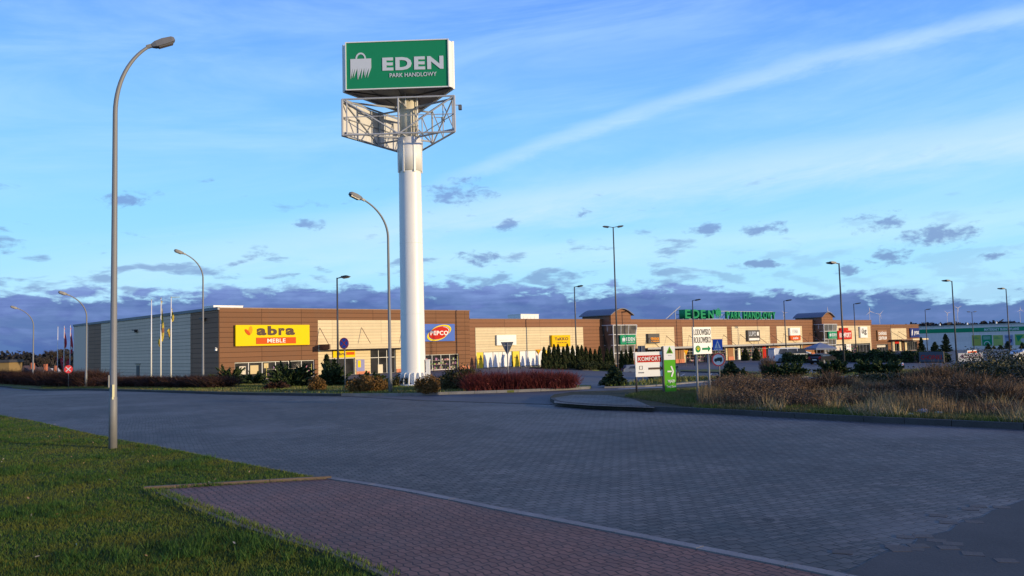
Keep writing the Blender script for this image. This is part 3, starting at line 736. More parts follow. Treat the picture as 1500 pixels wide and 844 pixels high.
# --- block B second part 58.4..132
F2 = -.95
creams = [(59.2, 67.9), (69.9, 81.5), (82.9, 94.2), (96.4, 104.9), (115.4, 131.8)]
piers = [(58.4, 59.2), (67.9, 69.9), (81.5, 82.9), (94.2, 96.4), (104.9, 110.0), (114.6, 115.4), (131.8, 132.5)]
for a, b in piers: wall('wall', a, b, BASE, TB, [], m_brown2)
MB().box(110.0, 114.6, 0, .4, BASE, TB).build('wall', m_brown2, B)
for a, b in creams:
    wall('wall', a, b, 4.36, TB, [], m_brown2)
    cz = 1.25 if a < 110 else .95
    wall('wall', a, b, BASE, 4.36, [(a + .5, b - .5, F2, cz)], m_cream, -.05)
    window(a + .5, b - .5, F2, cz, max(4, int((b - a) / 1.4)), .14, .06, m_frameg, trans=.65)
for a, b in piers[:5]: MB().box(a - .05, b + .05, -.14, -.0, BASE, 1.0).build('pier', m_brownpier, B); MB().box(a - .08, b + .08, -.2, -.14, BASE, -.35).build('plinth', m_plinth, B)
ups([(84.5, 85.3, F2, .9), (97.1, 97.6, F2, .9)], m_curtain, 'door_panel'); ups([(92.0, 93.0, F2, 1.0)], m_red, 'door_panel')
ups([(97.3, 104.2, .0, 1.1), (116.5, 120.5, -.2, .7)], m_post1, 'window_display'); ups([(121.5, 123.5, -.4, 1.3)], m_curtain, 'window_display')
for (a, b) in ((60, 67), (70.6, 81), (85.6, 91.8), (116, 126)): goods(a, b, -.75, .75, .09, 46)
c = MB(); c.box(58.9, 109.6, -2.2, 0, 1.22, 1.42); c.build('canopy', m_trimb, B)
MB().box(58.9, 109.6, -2.26, -2.2, 1.24, 1.50).build('canopy_fascia', m_frameg, B)
rods([61.5, 66, 71.5, 76, 80.5, 85.2, 89.7, 94.3, 98.6, 103.2, 107.6], 3.1, 1.5, 2.1, .035)
for s in np.arange(62, 109, 7.8): MB().tube([(s, -2.1, F2 - .2), (s, -2.1, 1.24)], .05, 8).build('canopy_post', m_frameg, B)
# --- block C 132.5..155
wall('wall', 132.5, 155.2, BASE, TC, [(141.0, 146.5, F2, 1.05), (148.2, 154.0, F2, .95), (134.2, 139.5, F2, .6)], m_brown)
MB().box(132.5, 155.2, .4, 40, BASE, TC - .12).build('roof_volume', m_trim, B)
MB().box(141.0, 148.6, -.05, 0, 1.3, 3.75).build('wall', m_cream, B)
window(141.0, 146.5, F2, 1.05, 4, .15, .08, m_frameg); window(148.2, 154.0, F2, .95, 5, .15, .06, m_frameg); window(134.2, 139.5, F2, .6, 4, .15, .06, m_frameg)
ups([(134.6, 138.5, .0, .4)], m_post1, 'window_display')
for a in (141.0, 144.2, 147.0): MB().box(a, a + .9, -.3, 0, BASE, 1.2).build('pier', m_cream, B)
MB().box(140.2, 153.2, -2.6, 0, 1.25, 1.45).build('canopy', m_trimb, B); MB().box(145.2, 153.2, -2.66, -2.6, 1.2, 1.55).build('canopy_fascia', m_cream, B)
rods([141.2, 144.6], 3.1, 1.5, 2.4, .04)
MB().box(142.0, 144.0, -.35, -.3, .6, 1.1).build('door_sign', m_red, B); MB().box(146.6, 148.6, -.35, -.3, .75, 1.15).build('door_sign', m_charcoal, B)
# --- left side wall (faces the road), local x = 0
def side(y0, y1, z0, mat, proud=0.): MB().box(-.05 - proud, 0, y0, y1, z0, TA - .12).build('side_panel', mat, B)
MB().box(-.02, .0, 0, 45.6, BASE, TA - .05).build('side_wall', m_sidedark, B)
side(0.0, 6.5, BASE, m_sidedark); side(6.5, 34.1, -.2, m_sidelight, .02); side(34.1, 39.3, -.2, m_sidedark); side(39.3, 45.6, -.25, m_sideplain, .02)
MB().box(-.16, .02, -.05, 45.7, TA - .12, TA + .14).build('parapet_cap', m_roof, B)
MB().box(-.12, -.05, 20.6, 21.5, -.9, 1.15).build('side_door', m_trim, B)
MB().box(-.16, -.06, 20.3, 21.8, 1.3, 1.36).build('door_hood', m_trim, B)
for y, z in ((21.5, 4.95), (3.1, 5.5)):
    MB().box(-.5, -.05, y - .35, y + .35, z, z + .1).box(-.35, -.05, y - .1, y + .1, z - .2, z).build('floodlight', m_trim, B)
mb = MB(); mb.tube([(-.05, .25, 2.7), (-.35, .05, 2.75)], .04, 6); mb.box(-.42, -.28, -.2, .0, 2.5, 2.66); mb.build('security_camera', m_white, B)
# --- roof equipment
for (px, py0, py1, w_, Y, hh) in []: pass
def roofbox(s, y, z0, ls, ly, h, mat=m_white):
    mb = MB(); mb.box(s, s + ls, y, y + ly, z0, z0 + h); mb.box(s - .04, s + ls + .04, y - .04, y + ly + .04, z0 + h, z0 + h + .04)
    for i in range(4): mb.box(s + ls * (.15 + .2 * i), s + ls * (.15 + .2 * i) + .1, y - .03, y, z0 + h * .25, z0 + h * .75)
    return mb.build('roof_unit', mat, B)
roofbox(2.0, 6.0, TA - .1, 3.0, 2.5, .68); roofbox(5.1, 6.2, TA - .1, .9, 1.6, .45, m_trim)
roofbox(41.2, 4.0, TB - .1, 3.2, 2.5, .95); roofbox(16.3, 8, TA - .1, 4.5, 2, .55); roofbox(133.6, 12, TC - .1, 9.5, 3, 1.15, m_roof)
MB().tube([(147, 14, TC - .2), (147, 14, TC + 1.4)], .25, 10).tube([(150, 14, TC - .2), (150, 14, TC + 1.3)], .25, 10).build('roof_flue', m_white, B)
MB().tube([(144.5, 11, TC - .2), (144.5, 11, TC + 1.15)], .9, 16).build('roof_flue', m_post2, B)
for s in (52.5,): MB().tube([(s, 5, TB), (s, 5, TB + 2.7)], .03, 6).build('aerial', m_frame, B)

# ------------------------------------------------------------------ shop signs fixed to the front
def fsign(label, s0, s1, z0, z1, mat, y=-.06, d=.22, group=None):
    o = empty('facade_sign', (CORNER.x, CORNER.y, 0), TH, label, 'sign', group)
    MB().box(s0, s1, y - d, y, z0, z1).build('panel', mat, o, .015)
    return o, y - d
o, y = fsign('large yellow abra MEBLE sign with leaf emblem on the brown corner block', 1.42, 8.93, 2.86, 4.80, m_yellow)
for ch_, xa_, xb_, zt__ in (('a', 3.45, 4.42, 4.50), ('b', 4.55, 5.50, 4.70), ('r', 5.66, 6.30, 4.50), ('a', 6.38, 7.35, 4.50)): text('lettering', ch_, (xa_, xb_, 3.82, zt__), y - .003, m_brownlet, o, .045, .03)
plate('lettering_panel', rect(3.4, 7.45, 3.02, 3.62), y - .003, .03, m_orange, o, .005)
text('lettering', 'MEBLE', (4.5, 6.35, 3.13, 3.50), y - .035, m_board, o, .008, .02)
def leaf(cx, cz, r, ang, wd): return [(cx + r * math.cos(t) * math.cos(ang) - wd * math.sin(t) * math.sin(ang), cz + r * math.cos(t) * math.sin(ang) + wd * math.sin(t) * math.cos(ang)) for t in [2 * math.pi * i / 16 for i in range(16)]]
plate('leaf_emblem', leaf(2.85, 4.30, .40, R(82), .19), y - .003, .02, m_leafy, o); plate('leaf_emblem', leaf(2.55, 4.13, .36, R(132), .15), y - .02, .02, m_orange, o)
o, y = fsign('small yellow abra sign above the shop door under the canopy', 11.6, 14.15, 1.52, 2.22, m_yellow, -.0, .12)
text('lettering', 'abra', (12.0, 13.0, 1.72, 2.05), y - .003, m_brownlet, o, .03, .02); plate('lettering_panel', rect(13.1, 14.05, 1.76, 2.04), y - .003, .02, m_orange, o)
o, y = fsign('blue PEPCO sign with red and yellow oval on the brown wall', 22.6, 27.0, 2.95, 4.85, m_pblue)
def crescent(cx, cz, ra, rb, rot, t0, t1, thick, y, mat, parent):
    mb = MB(); n = 22
    def P(t, k): x, z = ra * k * math.cos(t), rb * k * math.sin(t); return (cx + x * math.cos(rot) - z * math.sin(rot), cz + x * math.sin(rot) + z * math.cos(rot))
    for i in range(n):
        a, b = t0 + (t1 - t0) * i / n, t0 + (t1 - t0) * (i + 1) / n; ka, kb = (1 + thick * math.sin(math.pi * i / n)), (1 + thick * math.sin(math.pi * (i + 1) / n))
        mb.prism([P(a, 1), P(a, ka), P(b, kb), P(b, 1)], y - .02, y)
    return mb.build('crescent', mat, parent)
crescent(24.85, 3.9, 1.45, .66, R(13), R(-45), R(140), .22, y - .003, m_yellow, o); crescent(24.75, 3.86, 1.45, .66, R(13), R(135), R(320), .22, y - .003, m_yellow, o)
plate('oval_emblem', [(24.8 + 1.43 * math.cos(t) * .97 - .65 * math.sin(t) * .22, 3.88 + 1.43 * math.cos(t) * .22 + .65 * math.sin(t) * .97) for t in [2 * math.pi * i / 28 for i in range(28)]], y - .028, .02, m_red, o)
text('lettering', 'PEPCO', (23.55, 26.0, 3.62, 4.10), y - .052, m_board, o, .025, .02)
ring('oval_line', 24.8, 3.88, 1.30, 1.37, y - .05, .015, m_board, o, R(-60), R(60), 14, .45, R(13))
o, y = fsign('blank white sign board behind the back of the give way sign', 33.25, 36.35, 2.32, 3.53, m_board, -.12, .2)
text('lettering', 'centrum', (33.6, 34.9, 2.88, 2.98), y - .003, m_greysheet, o, 0, .01)
o, y = fsign('amber yellow TAKKO FASHION sign on cream cladding', 42.3, 45.6, 1.98, 3.42, m_takko, -.12, .3)
text('lettering', 'TaKKO', (42.75, 45.2, 2.75, 3.14), y - .003, m_brownlet, o, .03, .02); text('lettering', 'FASHION', (43.1, 44.9, 2.40, 2.54), y - .003, m_brownlet, o, .01, .02)
o, y = fsign('dark SPHINX sign with amber letters on cream cladding', 61.4, 63.95, 2.05, 3.42, m_charcoal, -.12, .3)
text('lettering', 'SPHINX', (61.9, 63.85, 2.45, 2.9), y - .003, m_amber, o, .03, .02); plate('underline', rect(62.0, 63.8, 2.28, 2.36), y - .003, .02, m_amber, o)
o, y = fsign('dark grey LUPO sign with white strip below on cream cladding', 86.9, 90.5, 1.95, 3.75, m_charcoal, -.12, .3)
text('lettering', 'LUPO', (87.2, 89.3, 2.8, 3.5), y - .003, m_silver, o, .0, .02); plate('strip', rect(87.2, 90.2, 2.1, 2.45), y - .003, .02, m_board, o); plate('strip', rect(89.6, 90.1, 2.85, 3.45), y - .003, .02, m_board, o)
o, y = fsign('white and orange sign on the last cream panel before the far tower', 100.2, 103.6, 2.75, 4.05, m_board, -.12, .3)
text('lettering', 'ETNA', (101, 102.8, 3.1, 3.75), y - .003, m_greysheet, o, .03, .02); MB().box(100.2, 103.6, y, -.12, 1.9, 2.72).build('panel', m_orange, o); text('lettering', 'outlet', (101, 102.8, 2.1, 2.5), y - .003, m_board, o, .02, .02)
o, y = fsign('red KOMFORT facade sign with raised middle on cream cladding', 117.5, 122.9, 1.8, 3.45, m_red, -.12, .3)
MB().box(118.6, 121.6, y, -.12, 3.47, 3.95).build('panel', m_red, o)
text('lettering', 'KOMFORT', (118.0, 122.5, 2.15, 3.05), y - .003, m_board, o, .025, .02)
o, y = fsign('square white sign with two dark letters beside the red sign', 126.6, 129.6, 2.0, 4.15, m_board, -.12, .3)
text('lettering', 'üg', (127.1, 129.2, 2.5, 3.8), y - .003, m_charcoal, o, .03, .02)
o, y = fsign('dark red CHIŃSKIE CENTRUM sign on the low brown end block', 134.4, 138.6, 1.3, 3.4, m_brownpier, -.02, .25)
text('lettering', 'CHIŃSKIE', (134.7, 138.4, 2.45, 3.25), y - .003, m_board, o, .03, .02); text('lettering', 'CENTRUM', (134.7, 138.4, 1.5, 2.15), y - .003, m_board, o, .03, .02)
o, y = fsign('navy blue JYSK sign at the far right end of the building', 150.2, 154.9, 1.75, 3.75, m_navy, -.02, .25)
text('lettering', 'JYSK', (151.9, 154.6, 2.2, 3.1), y - .003, m_board, o, .025, .02); plate('goose_emblem', leaf(151.0, 2.8, .7, R(75), .22), y - .003, .02, m_board, o)

# rooftop letters: free-standing, one thing on its frame
RS = empty('rooftop_sign', (CORNER.x, CORNER.y, 0), TH, 'green block letters EDEN PARK HANDLOWY standing on the flat roof', 'sign')
zr = TB + .1; yr = 1.2
def on_roof(px, py):          # position along the front for a point seen above the parapet
    d = ray(px, py); a = CORNER + ID * yr; n = Vector((ID.x, ID.y)); t = n.dot(a) / n.dot(d.xy); p = Vector((d.x * t, d.y * t)); return (p - CORNER).dot(FD), EYE + d.z * t
def rl(s, pa, pb, pt, dep, nm='letter', mat=m_lgreen):
    a, _ = on_roof(*pa); b, _ = on_roof(*pb); _, zt = on_roof(*pt)
    return text(nm, s, (a, b, zr + .15, zt), yr, mat, RS, .03, dep)
rl('E', (995, 466), (1003, 466), (998, 454), 1.1); rl('D', (1006, 466), (1016, 466), (1010, 454), 1.1)
rl('E', (1018, 466), (1025, 466), (1020, 454.5), 1.1); rl('N', (1029, 466), (1037, 466), (1032, 455), 1.1)
a, _ = on_roof(1047, 466); b, _ = on_roof(1055, 466); _, zt = on_roof(1050, 451.5)
shopping_bag(RS, a, b, zr + .15, zt, yr - .2, m_lgreen, m_lgreen); MB().box(a, b, yr - .1, yr + .3, zr + .9, zr + 1.6).build('bag_body', m_lgreen, RS)
x = 1062
for ch, wd in [('P', 5.5), ('A', 6), ('R', 5.5), ('K', 5.5), (' ', 2.6), ('H', 6), ('A', 6), ('N', 6), ('D', 6), ('L', 4.6), ('O', 6.2), ('W', 7.2), ('Y', 5.6)]:
    if ch != ' ': rl(ch, (x, 466), (x + wd - 1.0, 466), (x, 456.4 + (x - 1062) * .012), .35)
    x += wd
mb = MB(); sa, _ = on_roof(985, 466); sb_, _ = on_roof(1135, 466)
for z in (zr + .1, zr + .75, zr + 1.35): mb.box(sa + 1, sb_, yr + .25, yr + .32, z, z + .07)
for s in np.arange(sa + 1, sb_, 2.3): mb.box(s, s + .07, yr + .2, yr + .3, zr - .2, zr + 1.45); mb.tube([(s, yr + .3, zr + 1.4), (s - .2, yr + 1.6, zr - .1)], .03, 5)
mb.tube([(sa + 2, yr, zr + 2), (sa - 1.3, yr + .4, zr)], .06, 6)
mb.build('support_frame', m_greysheet, RS)

# ------------------------------------------------------------------ the pylon sign
PX, PY = -5.95, 49.4
gz = g(PX, PY) + .11
PYL = empty('pylon_sign', (PX, PY, gz), 0, 'tall white pylon with green three-sided EDEN PARK HANDLOWY sign at its top', 'sign')
def pz(py, px=602, Y=PY): return at(px, py, Y).z - gz
z_s0, z_s1, z_f0, z_f1, z_t0, z_t1 = pz(252), pz(204), pz(196, 590, 47.6), pz(143.5, 590, 47.6), pz(130, 590, 47.6), pz(62.5, 590, 47.6)
MB().tube([(0, 0, 0), (0, 0, z_s0)], [.725, .665], 40, False).build('column', m_white, PYL)
for zz_ in (z_s0 * .33, z_s0 * .66): MB().tube([(0, 0, zz_ - .012), (0, 0, zz_ + .012)], .725 - .06 * zz_ / z_s0 + .006, 40).build('weld_seam', m_white, PYL)
MB().tube([(0, 0, z_s0), (0, 0, z_s1)], .715, 40).build('column_sleeve', m_white, PYL)
MB().tube([(0, 0, z_s1), (0, 0, z_t0)], .56, 32).build('column_top', plain('aged_white_paint', (.72, .66, .52), .5, 0, .08, 1.5, dirt=.35), PYL)
mb = MB()
for a in (R(-115), R(-60), R(-150), R(0), R(60), R(120)): mb.box(.70, .76, -.06, .06, z_s0 - .1, z_s1 - .2, Matrix.Rotation(a, 4, 'Z'))
mb.build('sleeve_rib', m_white, PYL)
mb = MB(); mb.tube([(0, 0, .0), (0, 0, .10)], 1.02, 36)
for k in range(18):
    Mx = Matrix.Rotation(R(20 * k), 4, 'Z'); mb.prism([(.70, .1), (1.0, .1), (1.0, .28), (.86, .72), (.70, .78)], -.02, .02, Mx)
mb.build('base_flange', m_white, PYL)
MB().box(.76, .98, -.25, .2, .1, 1.45).box(.74, 1.0, -.27, .22, 1.45, 1.5).build('cable_cabinet', m_white, PYL)
# triangle: one side facing the camera
side_l = 6.74; dep = side_l * .866; yF = -dep / 3
ang0 = R(-1.5)
Rot = Matrix.Rotation(ang0, 4, 'Z')
V3 = [Rot @ Vector((-side_l / 2 - .34, yF, 0)), Rot @ Vector((side_l / 2 - .34, yF, 0)), Rot @ Vector((-.34, yF + dep, 0))]
def tri_corner(k, t):       # truncated corner points
    a, b, c_ = V3[k], V3[(k + 1) % 3], V3[(k + 2) % 3]
    return a + (c_ - a).normalized() * t, a + (b - a).normalized() * t
hexa = []
for k in range(3): p, q = tri_corner(k, .36); hexa += [p, q]
mb = MB()
mb.v = []; A = [Vector((p.x, p.y, z_t0)) for p in hexa]; C = [Vector((p.x, p.y, z_t1)) for p in hexa]
for i in range(6): mb.face([A[i], A[(i + 1) % 6], C[(i + 1) % 6], C[i]])
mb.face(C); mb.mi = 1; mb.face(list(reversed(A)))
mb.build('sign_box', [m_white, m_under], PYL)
mb = MB()
for k in range(3):         # joints of the soffit sheets
    c0 = (V3[0] + V3[1] + V3[2]) / 3; e = V3[k]; mb.tube([(c0.x, c0.y, z_t0 - .03), (e.x * .93 + c0.x * .07, e.y * .93 + c0.y * .07, z_t0 - .03)], .035, 5)
for t in (.25, .5, .75):
    p = V3[0].lerp(V3[1], t); q = V3[2]; mb.tube([(p.x, p.y, z_t0 - .02), (p.x * .45 + q.x * .55, p.y * .45 + q.y * .55, z_t0 - .02)], .02, 5)
mb.build('soffit_rib', m_trim, PYL)
for k in range(3):
    a, b = V3[k], V3[(k + 1) % 3]; d = (b - a).normalized(); a2, b2 = a + d * .40, b - d * .40
    Lf = (b2 - a2).length
    fc = empty('sign_face', (a2.x, a2.y, 0), math.atan2(d.y, d.x)); fc.parent = PYL
    h = z_t1 - z_t0
    MB().box(0, Lf, -.06, -.002, z_t0 + .0, z_t1 - .0).build('face_panel', m_green, fc)
    mb = MB(); fr_ = .055
    mb.box(-.03, Lf + .03, -.10, -.0, z_t0 - .06, z_t0); mb.box(-.03, Lf + .03, -.10, -.0, z_t1, z_t1 + .06)
    mb.box(-.05, 0, -.12, 0, z_t0 - .05, z_t1 + .05); mb.box(Lf, Lf + .06, -.12, 0, z_t0 - .05, z_t1 + .05)
    mb.build('face_frame', m_white, fc)
    text('lettering', 'EDEN', (Lf * .355, Lf * .955, z_t0 + h * .375, z_t0 + h * .655), -.062, m_silver, fc, .042, .03)
    text('lettering', 'PARK HANDLOWY', (Lf * .425, Lf * .885, z_t0 + h * .225, z_t0 + h * .315), -.062, m_silver, fc, .010, .03)
    shopping_bag(fc, Lf * .04, Lf * .245, z_t0 + h * .20, z_t0 + h * .785, -.064, m_silver, m_green)
# open lattice drum below the sign box
mb = MB(); r = .055
ctr = (V3[0] + V3[1] + V3[2]) / 3
VF = [ctr + (v - ctr) * .97 for v in V3]
def at3(p, z): return (p.x, p.y, z)
zm = (z_f0 + z_f1) / 2
for k in range(3):
    a, b = VF[k], VF[(k + 1) % 3]
    for z in (z_f0, z_f1): mb.tube([at3(a, z), at3(b, z)], r, 6)
    mb.tube([at3(a, zm), at3(b, zm)], r * .5, 6)
    mb.tube([at3(a, z_f0), at3(a, z_f1)], r * 1.2, 6); mb.tube([at3(a + (b - a) * .04, z_f0), at3(a + (b - a) * .04, z_f1)], r * .8, 6)
    m_ = a.lerp(b, .5); mb.tube([at3(m_, z_f0), at3(m_, z_f1)], r, 6)
    if k != 2:
        mb.tube([at3(a, z_f1), at3(m_, z_f0)], r * .8, 6)
    mb.tube([at3(b, z_f1), at3(m_, z_f0)], r * .8, 6)
    if k == 1:
        for t0, t1 in ((.0, .25), (.25, .5), (.5, .75)):
            p, q = a.lerp(b, t0), a.lerp(b, t1); mb.tube([at3(p, z_f0), at3(q, z_f1)], r * .6, 6); mb.tube([at3(q, z_f0), at3(q, z_f1)], r * .6, 6)
    for z in (z_f0 + .15, z_f1 - .15):
        mb.tube([at3(a, z), (a.x * .12, a.y * .12, z)], r * 1.1, 6); mb.tube([at3(m_, z), (m_.x * .2, m_.y * .2, z)], r, 6)
mb.build('lattice_frame', m_greysheet, PYL)
a, b = VF[2], VF[0]; d = (b - a).normalized(); nn = Vector((-d.y, d.x, 0)); mb = MB()
for i in range(5):
    p, q = a.lerp(b, i / 5 + .004), a.lerp(b, (i + 1) / 5 - .004); off_ = -nn * (.07)
    mb.face([at3(p + off_, z_f0 - .05), at3(q + off_, z_f0 - .05), at3(q + off_, z_f1 - .05), at3(p + off_, z_f1 - .05)])
    mb.face([at3(p + off_ * 1.6, z_f0 - .05), at3(p + off_ * 1.6, z_f1 - .05), at3(q + off_ * 1.6, z_f1 - .05), at3(q + off_ * 1.6, z_f0 - .05)])
mb.build('lattice_panel', m_panelw, PYL)
for (px, py, Y, ax) in [(674, 157, 48.2, 661), (649, 175, 50.2, 636)]:
    p = at(px, py, Y) - Vector((PX, PY, gz)); q = at(ax, py - 3, Y) - Vector((PX, PY, gz))
    f = MB().tube([q, p + Vector((0, 0, .12))], .025, 6).build('floodlight', m_greysheet, PYL)
    MB().box(p.x - .1, p.x + .1, p.y - .14, p.y + .14, p.z - .16, p.z + .12).build('lamp_head', m_lamp, f, .02)
MB().tube([(.55, -.45, z_s1), (.55, -.45, z_t0 + .3)], .05, 8).tube([(-.1, -.75, z_f1 - .3), (-.1, -.75, z_t0 + .1)], .045, 8).build('hanger_pipe', m_white, PYL)

# ------------------------------------------------------------------ street lamps
def street_lamp(base, H, ang, label, reach=1.4, cls=m_galv, r0=.098, tlt=20, hs=.95):
    o = empty('street_lamp', base, ang, label, 'street lamp', 'curved street lamps along the main road')
    rise = 1.85; zs = H - rise
    p = [(0, 0, -.1), (0, 0, 1.2), (0, 0, 1.22), (0, 0, zs)]; rad = [r0, r0 * .96, r0 * .86, r0 * .58]
    pts = []; n = 14; amax = R(64)
    for i in range(1, n + 1):
        a = amax * i / n; pts.append((reach * (1 - math.cos(a)) / (1 - math.cos(amax)), 0, zs + rise * math.sin(a) / math.sin(amax)))
    MB().tube(p + pts, rad + [r0 * (.58 - .2 * i / n) for i in range(1, n + 1)], 12).build('pole', cls, o)
    e = Vector(pts[-1]); tl = R(tlt)
    Mh = Matrix.Translation(e) @ Matrix.Rotation(-tl, 4, 'Y') @ Matrix.Scale(hs, 4)
    mb = MB(); mb.box(-.12, .12, -.05, .05, -.06, .05, Mh)
    sec = [(.05, .08, -.06, .05), (.18, .14, -.10, .09), (.42, .165, -.11, .11), (.72, .16, -.09, .09), (.80, .12, -.06, .05)]
    for (xa, wa, l0, u0), (xb, wb, l1, u1) in zip(sec, sec[1:]):
        q = lambda x, wd, lo, up: [Mh @ Vector((x, -wd, lo)), Mh @ Vector((x, wd, lo)), Mh @ Vector((x, wd * .75, up)), Mh @ Vector((x, -wd * .75, up))]
        A_, B_ = q(xa, wa, l0, u0), q(xb, wb, l1, u1)
        for k in range(4): mb.face([A_[k], A_[(k + 1) % 4], B_[(k + 1) % 4], B_[k]])
        if xa == .05: mb.face(A_)
        if xb == .80: mb.face(B_)
    hd = mb.build('lamp_head', m_lamp, o)
    mb = MB(); mb.box(.22, .72, -.13, .13, -.145, -.095, Mh); mb.build('lens', m_lens, hd, .015)
    return o
def top_h(base, px, py): return at(px, py, base.y).z - base.z
road_n = math.atan2(.617, .787)
b = gp(165.3, 655, .07); L1 = street_lamp(b, top_h(b, 218, 60), road_n - R(12), 'nearest curved grey street lamp, standing on the lawn at left', reach=.80, r0=.098, tlt=24, hs=.78)
vw = math.atan2(-b.y, -b.x) - (road_n - R(12))
Mv = Matrix.Rotation(vw + R(4), 4, 'Z'); MB().box(.093, .105, -.03, .02, 1.22, 1.52, Mv).box(.094, .106, -.035, .005, 1.16, 1.22, Mv).build('service_label', plain('worn_label', (.66, .62, .36), .4), L1)
Mv = Matrix.Rotation(vw - R(80), 4, 'Z'); MB().box(.085, .115, -.03, .02, 1.45, 1.75, Mv).build('junction_box', m_galv, L1)
b = gp(572, 575, .1); street_lamp(b, top_h(b, 520, 297), road_n + math.pi, 'curved grey street lamp just left of the white pylon')
b = gp(297.4, 564, .1); street_lamp(b, top_h(b, 262, 374), road_n + math.pi, 'curved grey street lamp in front of the dark corner panels')
b = gp(126, 568, .1); street_lamp(b, top_h(b, 107, 433), road_n + math.pi, 'curved grey street lamp beside the red no stopping sign')
b = gp(48, 563.5, .1); street_lamp(b, top_h(b, 31, 453), road_n + math.pi, 'farthest curved grey street lamp, at the left edge by the yellow building')

def mast(base, H, heads, label, r0=.10, mat=m_darksteel):
    o = empty('car_park_lamp', base, 0, label, 'lamp post', 'car park lamp posts')
    MB().tube([(0, 0, -.2), (0, 0, H)], [r0, r0 * .6], 10).build('pole', mat, o)
    for a in heads:
        Mh = Matrix.Translation((0, 0, H)) @ Matrix.Rotation(a, 4, 'Z') @ Matrix.Rotation(R(-6), 4, 'Y')
        mb = MB(); mb.tube([Mh @ Vector((0, 0, -.05)), Mh @ Vector((.5, 0, 0))], .035, 6)
        mb.build('arm', mat, o)
        mb = MB(); mb.prism([(.42, -.06), (.55, -.13), (.95, -.10), (1.1, -.02), (.95, .05), (.5, .05)], -.15, .15, Mh); mb.build('lamp_head', m_darksteel, o)
    return o
def place(px, py0, pyt, heads, label, Y=None, H=None, pt=None):
    if Y is None: b = gp(px, py0, .0)
    else:
        p = at(px, 520, Y); b = Vector((p.x, Y, g(p.x, Y)))
    t = at(pt or px, pyt, b.y).z - b.z
    return mast(b, t, heads, label)
W_, E_ = math.pi, 0
place(905.5, 546.8, 332.5, [R(178), R(2)], 'tall double-headed car park lamp in front of the glass tower and thujas')
place(845, 540.5, 420, [R(20), R(-25)], 'car park lamp standing among the thujas near the amber sign')
place(495, 0, 407, [R(20), R(-25)], 'car park lamp behind the round blue and red sign', Y=67)
place(1017.5, 0, 440, [R(20), R(-25)], 'car park lamp crossing the green roof letters, above the ice rink board', Y=107)
place(1152, 0, 440.5, [R(20), R(-25)], 'car park lamp behind the white van', Y=115)
place(1237.5, 547.5, 385.5, [R(165), R(205)], 'tall lamp post beside the right-hand juniper, crossing the red facade sign')
place(1254.5, 0, 445, [R(20), R(-25)], 'car park lamp crossing the cream panel between red and white signs', Y=130)
place(1359, 0, 453.5, [R(20), R(-25)], 'car park lamp before the left end of the far grey store', Y=168)
place(1401, 0, 411.5, [R(165), R(205)], 'tall lamp post beside the white and red roadside banner', Y=96)
place(1427.5, 0, 457, [R(178), R(2)], 'double-headed lamp before the yellow banner of the grey store', Y=190)
place(1480, 0, 423, [R(165), R(205)], 'rightmost tall lamp post, crossing the grey store banners', Y=116)

# ------------------------------------------------------------------ flagpoles
def flagpole(px, pb, pt_y, flag, label, group, ptx=None):
    b = gp(px, pb, .1); H = at(ptx or px, pt_y, b.y).z - b.z
    o = empty('flagpole', b, 0, label, 'flagpole', group)
    MB().tube([(0, 0, -.1), (0, 0, H)], [.07, .035], 10).build('pole', m_whitep, o)
    MB().tube([(0, 0, H), (0, 0, H + .08)], .05, 8).build('finial', m_frameg, o)
    if flag:
        # limp or half-torn flag hanging along the pole
        mat, segs, nm = flag
        for (z0f, z1f, wd, sd_) in segs:
            n = 16; mb = MB(); L_ = []
            for j in range(n + 1):
                t = j / n; z = H * (z0f + (z1f - z0f) * t); ww = wd * (math.sin(math.pi * min(1, t * 1.15 + .1)) ** .7 if t < .95 else .15) 
                a = (.05 * sd_, .02 * math.sin(t * 9), z); c_ = (sd_ * (.05 + ww), .10 * math.sin(t * 7 + 1), z + .1 * math.sin(t * 5)); m__ = (sd_ * (.05 + ww * .5), .12 * math.sin(t * 8 + 2), z)
                L_.append((a, m__, c_))
            for j in range(n):
                for k in range(2): mb.face([L_[j][k], L_[j][k + 1], L_[j + 1][k + 1], L_[j + 1][k]], True)
            mb.build('flag', mat, o)
    return o
def flagmat(name, c1, c2, sc):
    m, p = begin(name); n = NOISE(OBJ(), sc, 2, .5); setin(p.inputs['Base Color'], MIX(SS(n, .60, .63), (*c1, 1), (*c2, 1))); p.inputs['Roughness'].default_value = .8; return m
m_yflag = flagmat('yellow_flag_cloth', (.42, .32, .04), (.22, .09, .03), 2.0); m_rflag = flagmat('red_flag_cloth', (.38, .02, .03), (.70, .68, .66), 2.2)
m_wflag = flagmat('black_white_flag', (.6, .6, .6), (.03, .03, .03), 3.0)
flagpole(221.4, 563, 440, None, 'bare white flagpole, leftmost of three before the grey side wall', 'white flagpoles before the grey side wall')
flagpole(235.4, 563.5, 437.5, (m_yflag, [(.50, .98, .22, 1), (.55, .40, .16, -1)], 0), 'white flagpole with limp yellow flag, middle one before the grey side wall', 'white flagpoles before the grey side wall')
o = flagpole(250.4, 563.5, 436, (m_yflag, [(.52, .70, .24, -1), (.72, .88, .2, 1)], 0), 'white flagpole with horizontal top arm and ragged yellow flag', 'white flagpoles before the grey side wall')
H_ = o.children[0].dimensions.z - .1
MB().tube([(0, 0, 7.0), (.7, 0, 7.0)], .02, 6).build('top_arm', m_yflag, o)
flagpole(84, 552, 479, (m_rflag, [(.30, .42, .15, -1)], 0), 'white flagpole with a scrap of dark flag, leftmost by the bare tree', 'white flagpoles by the bare tree')
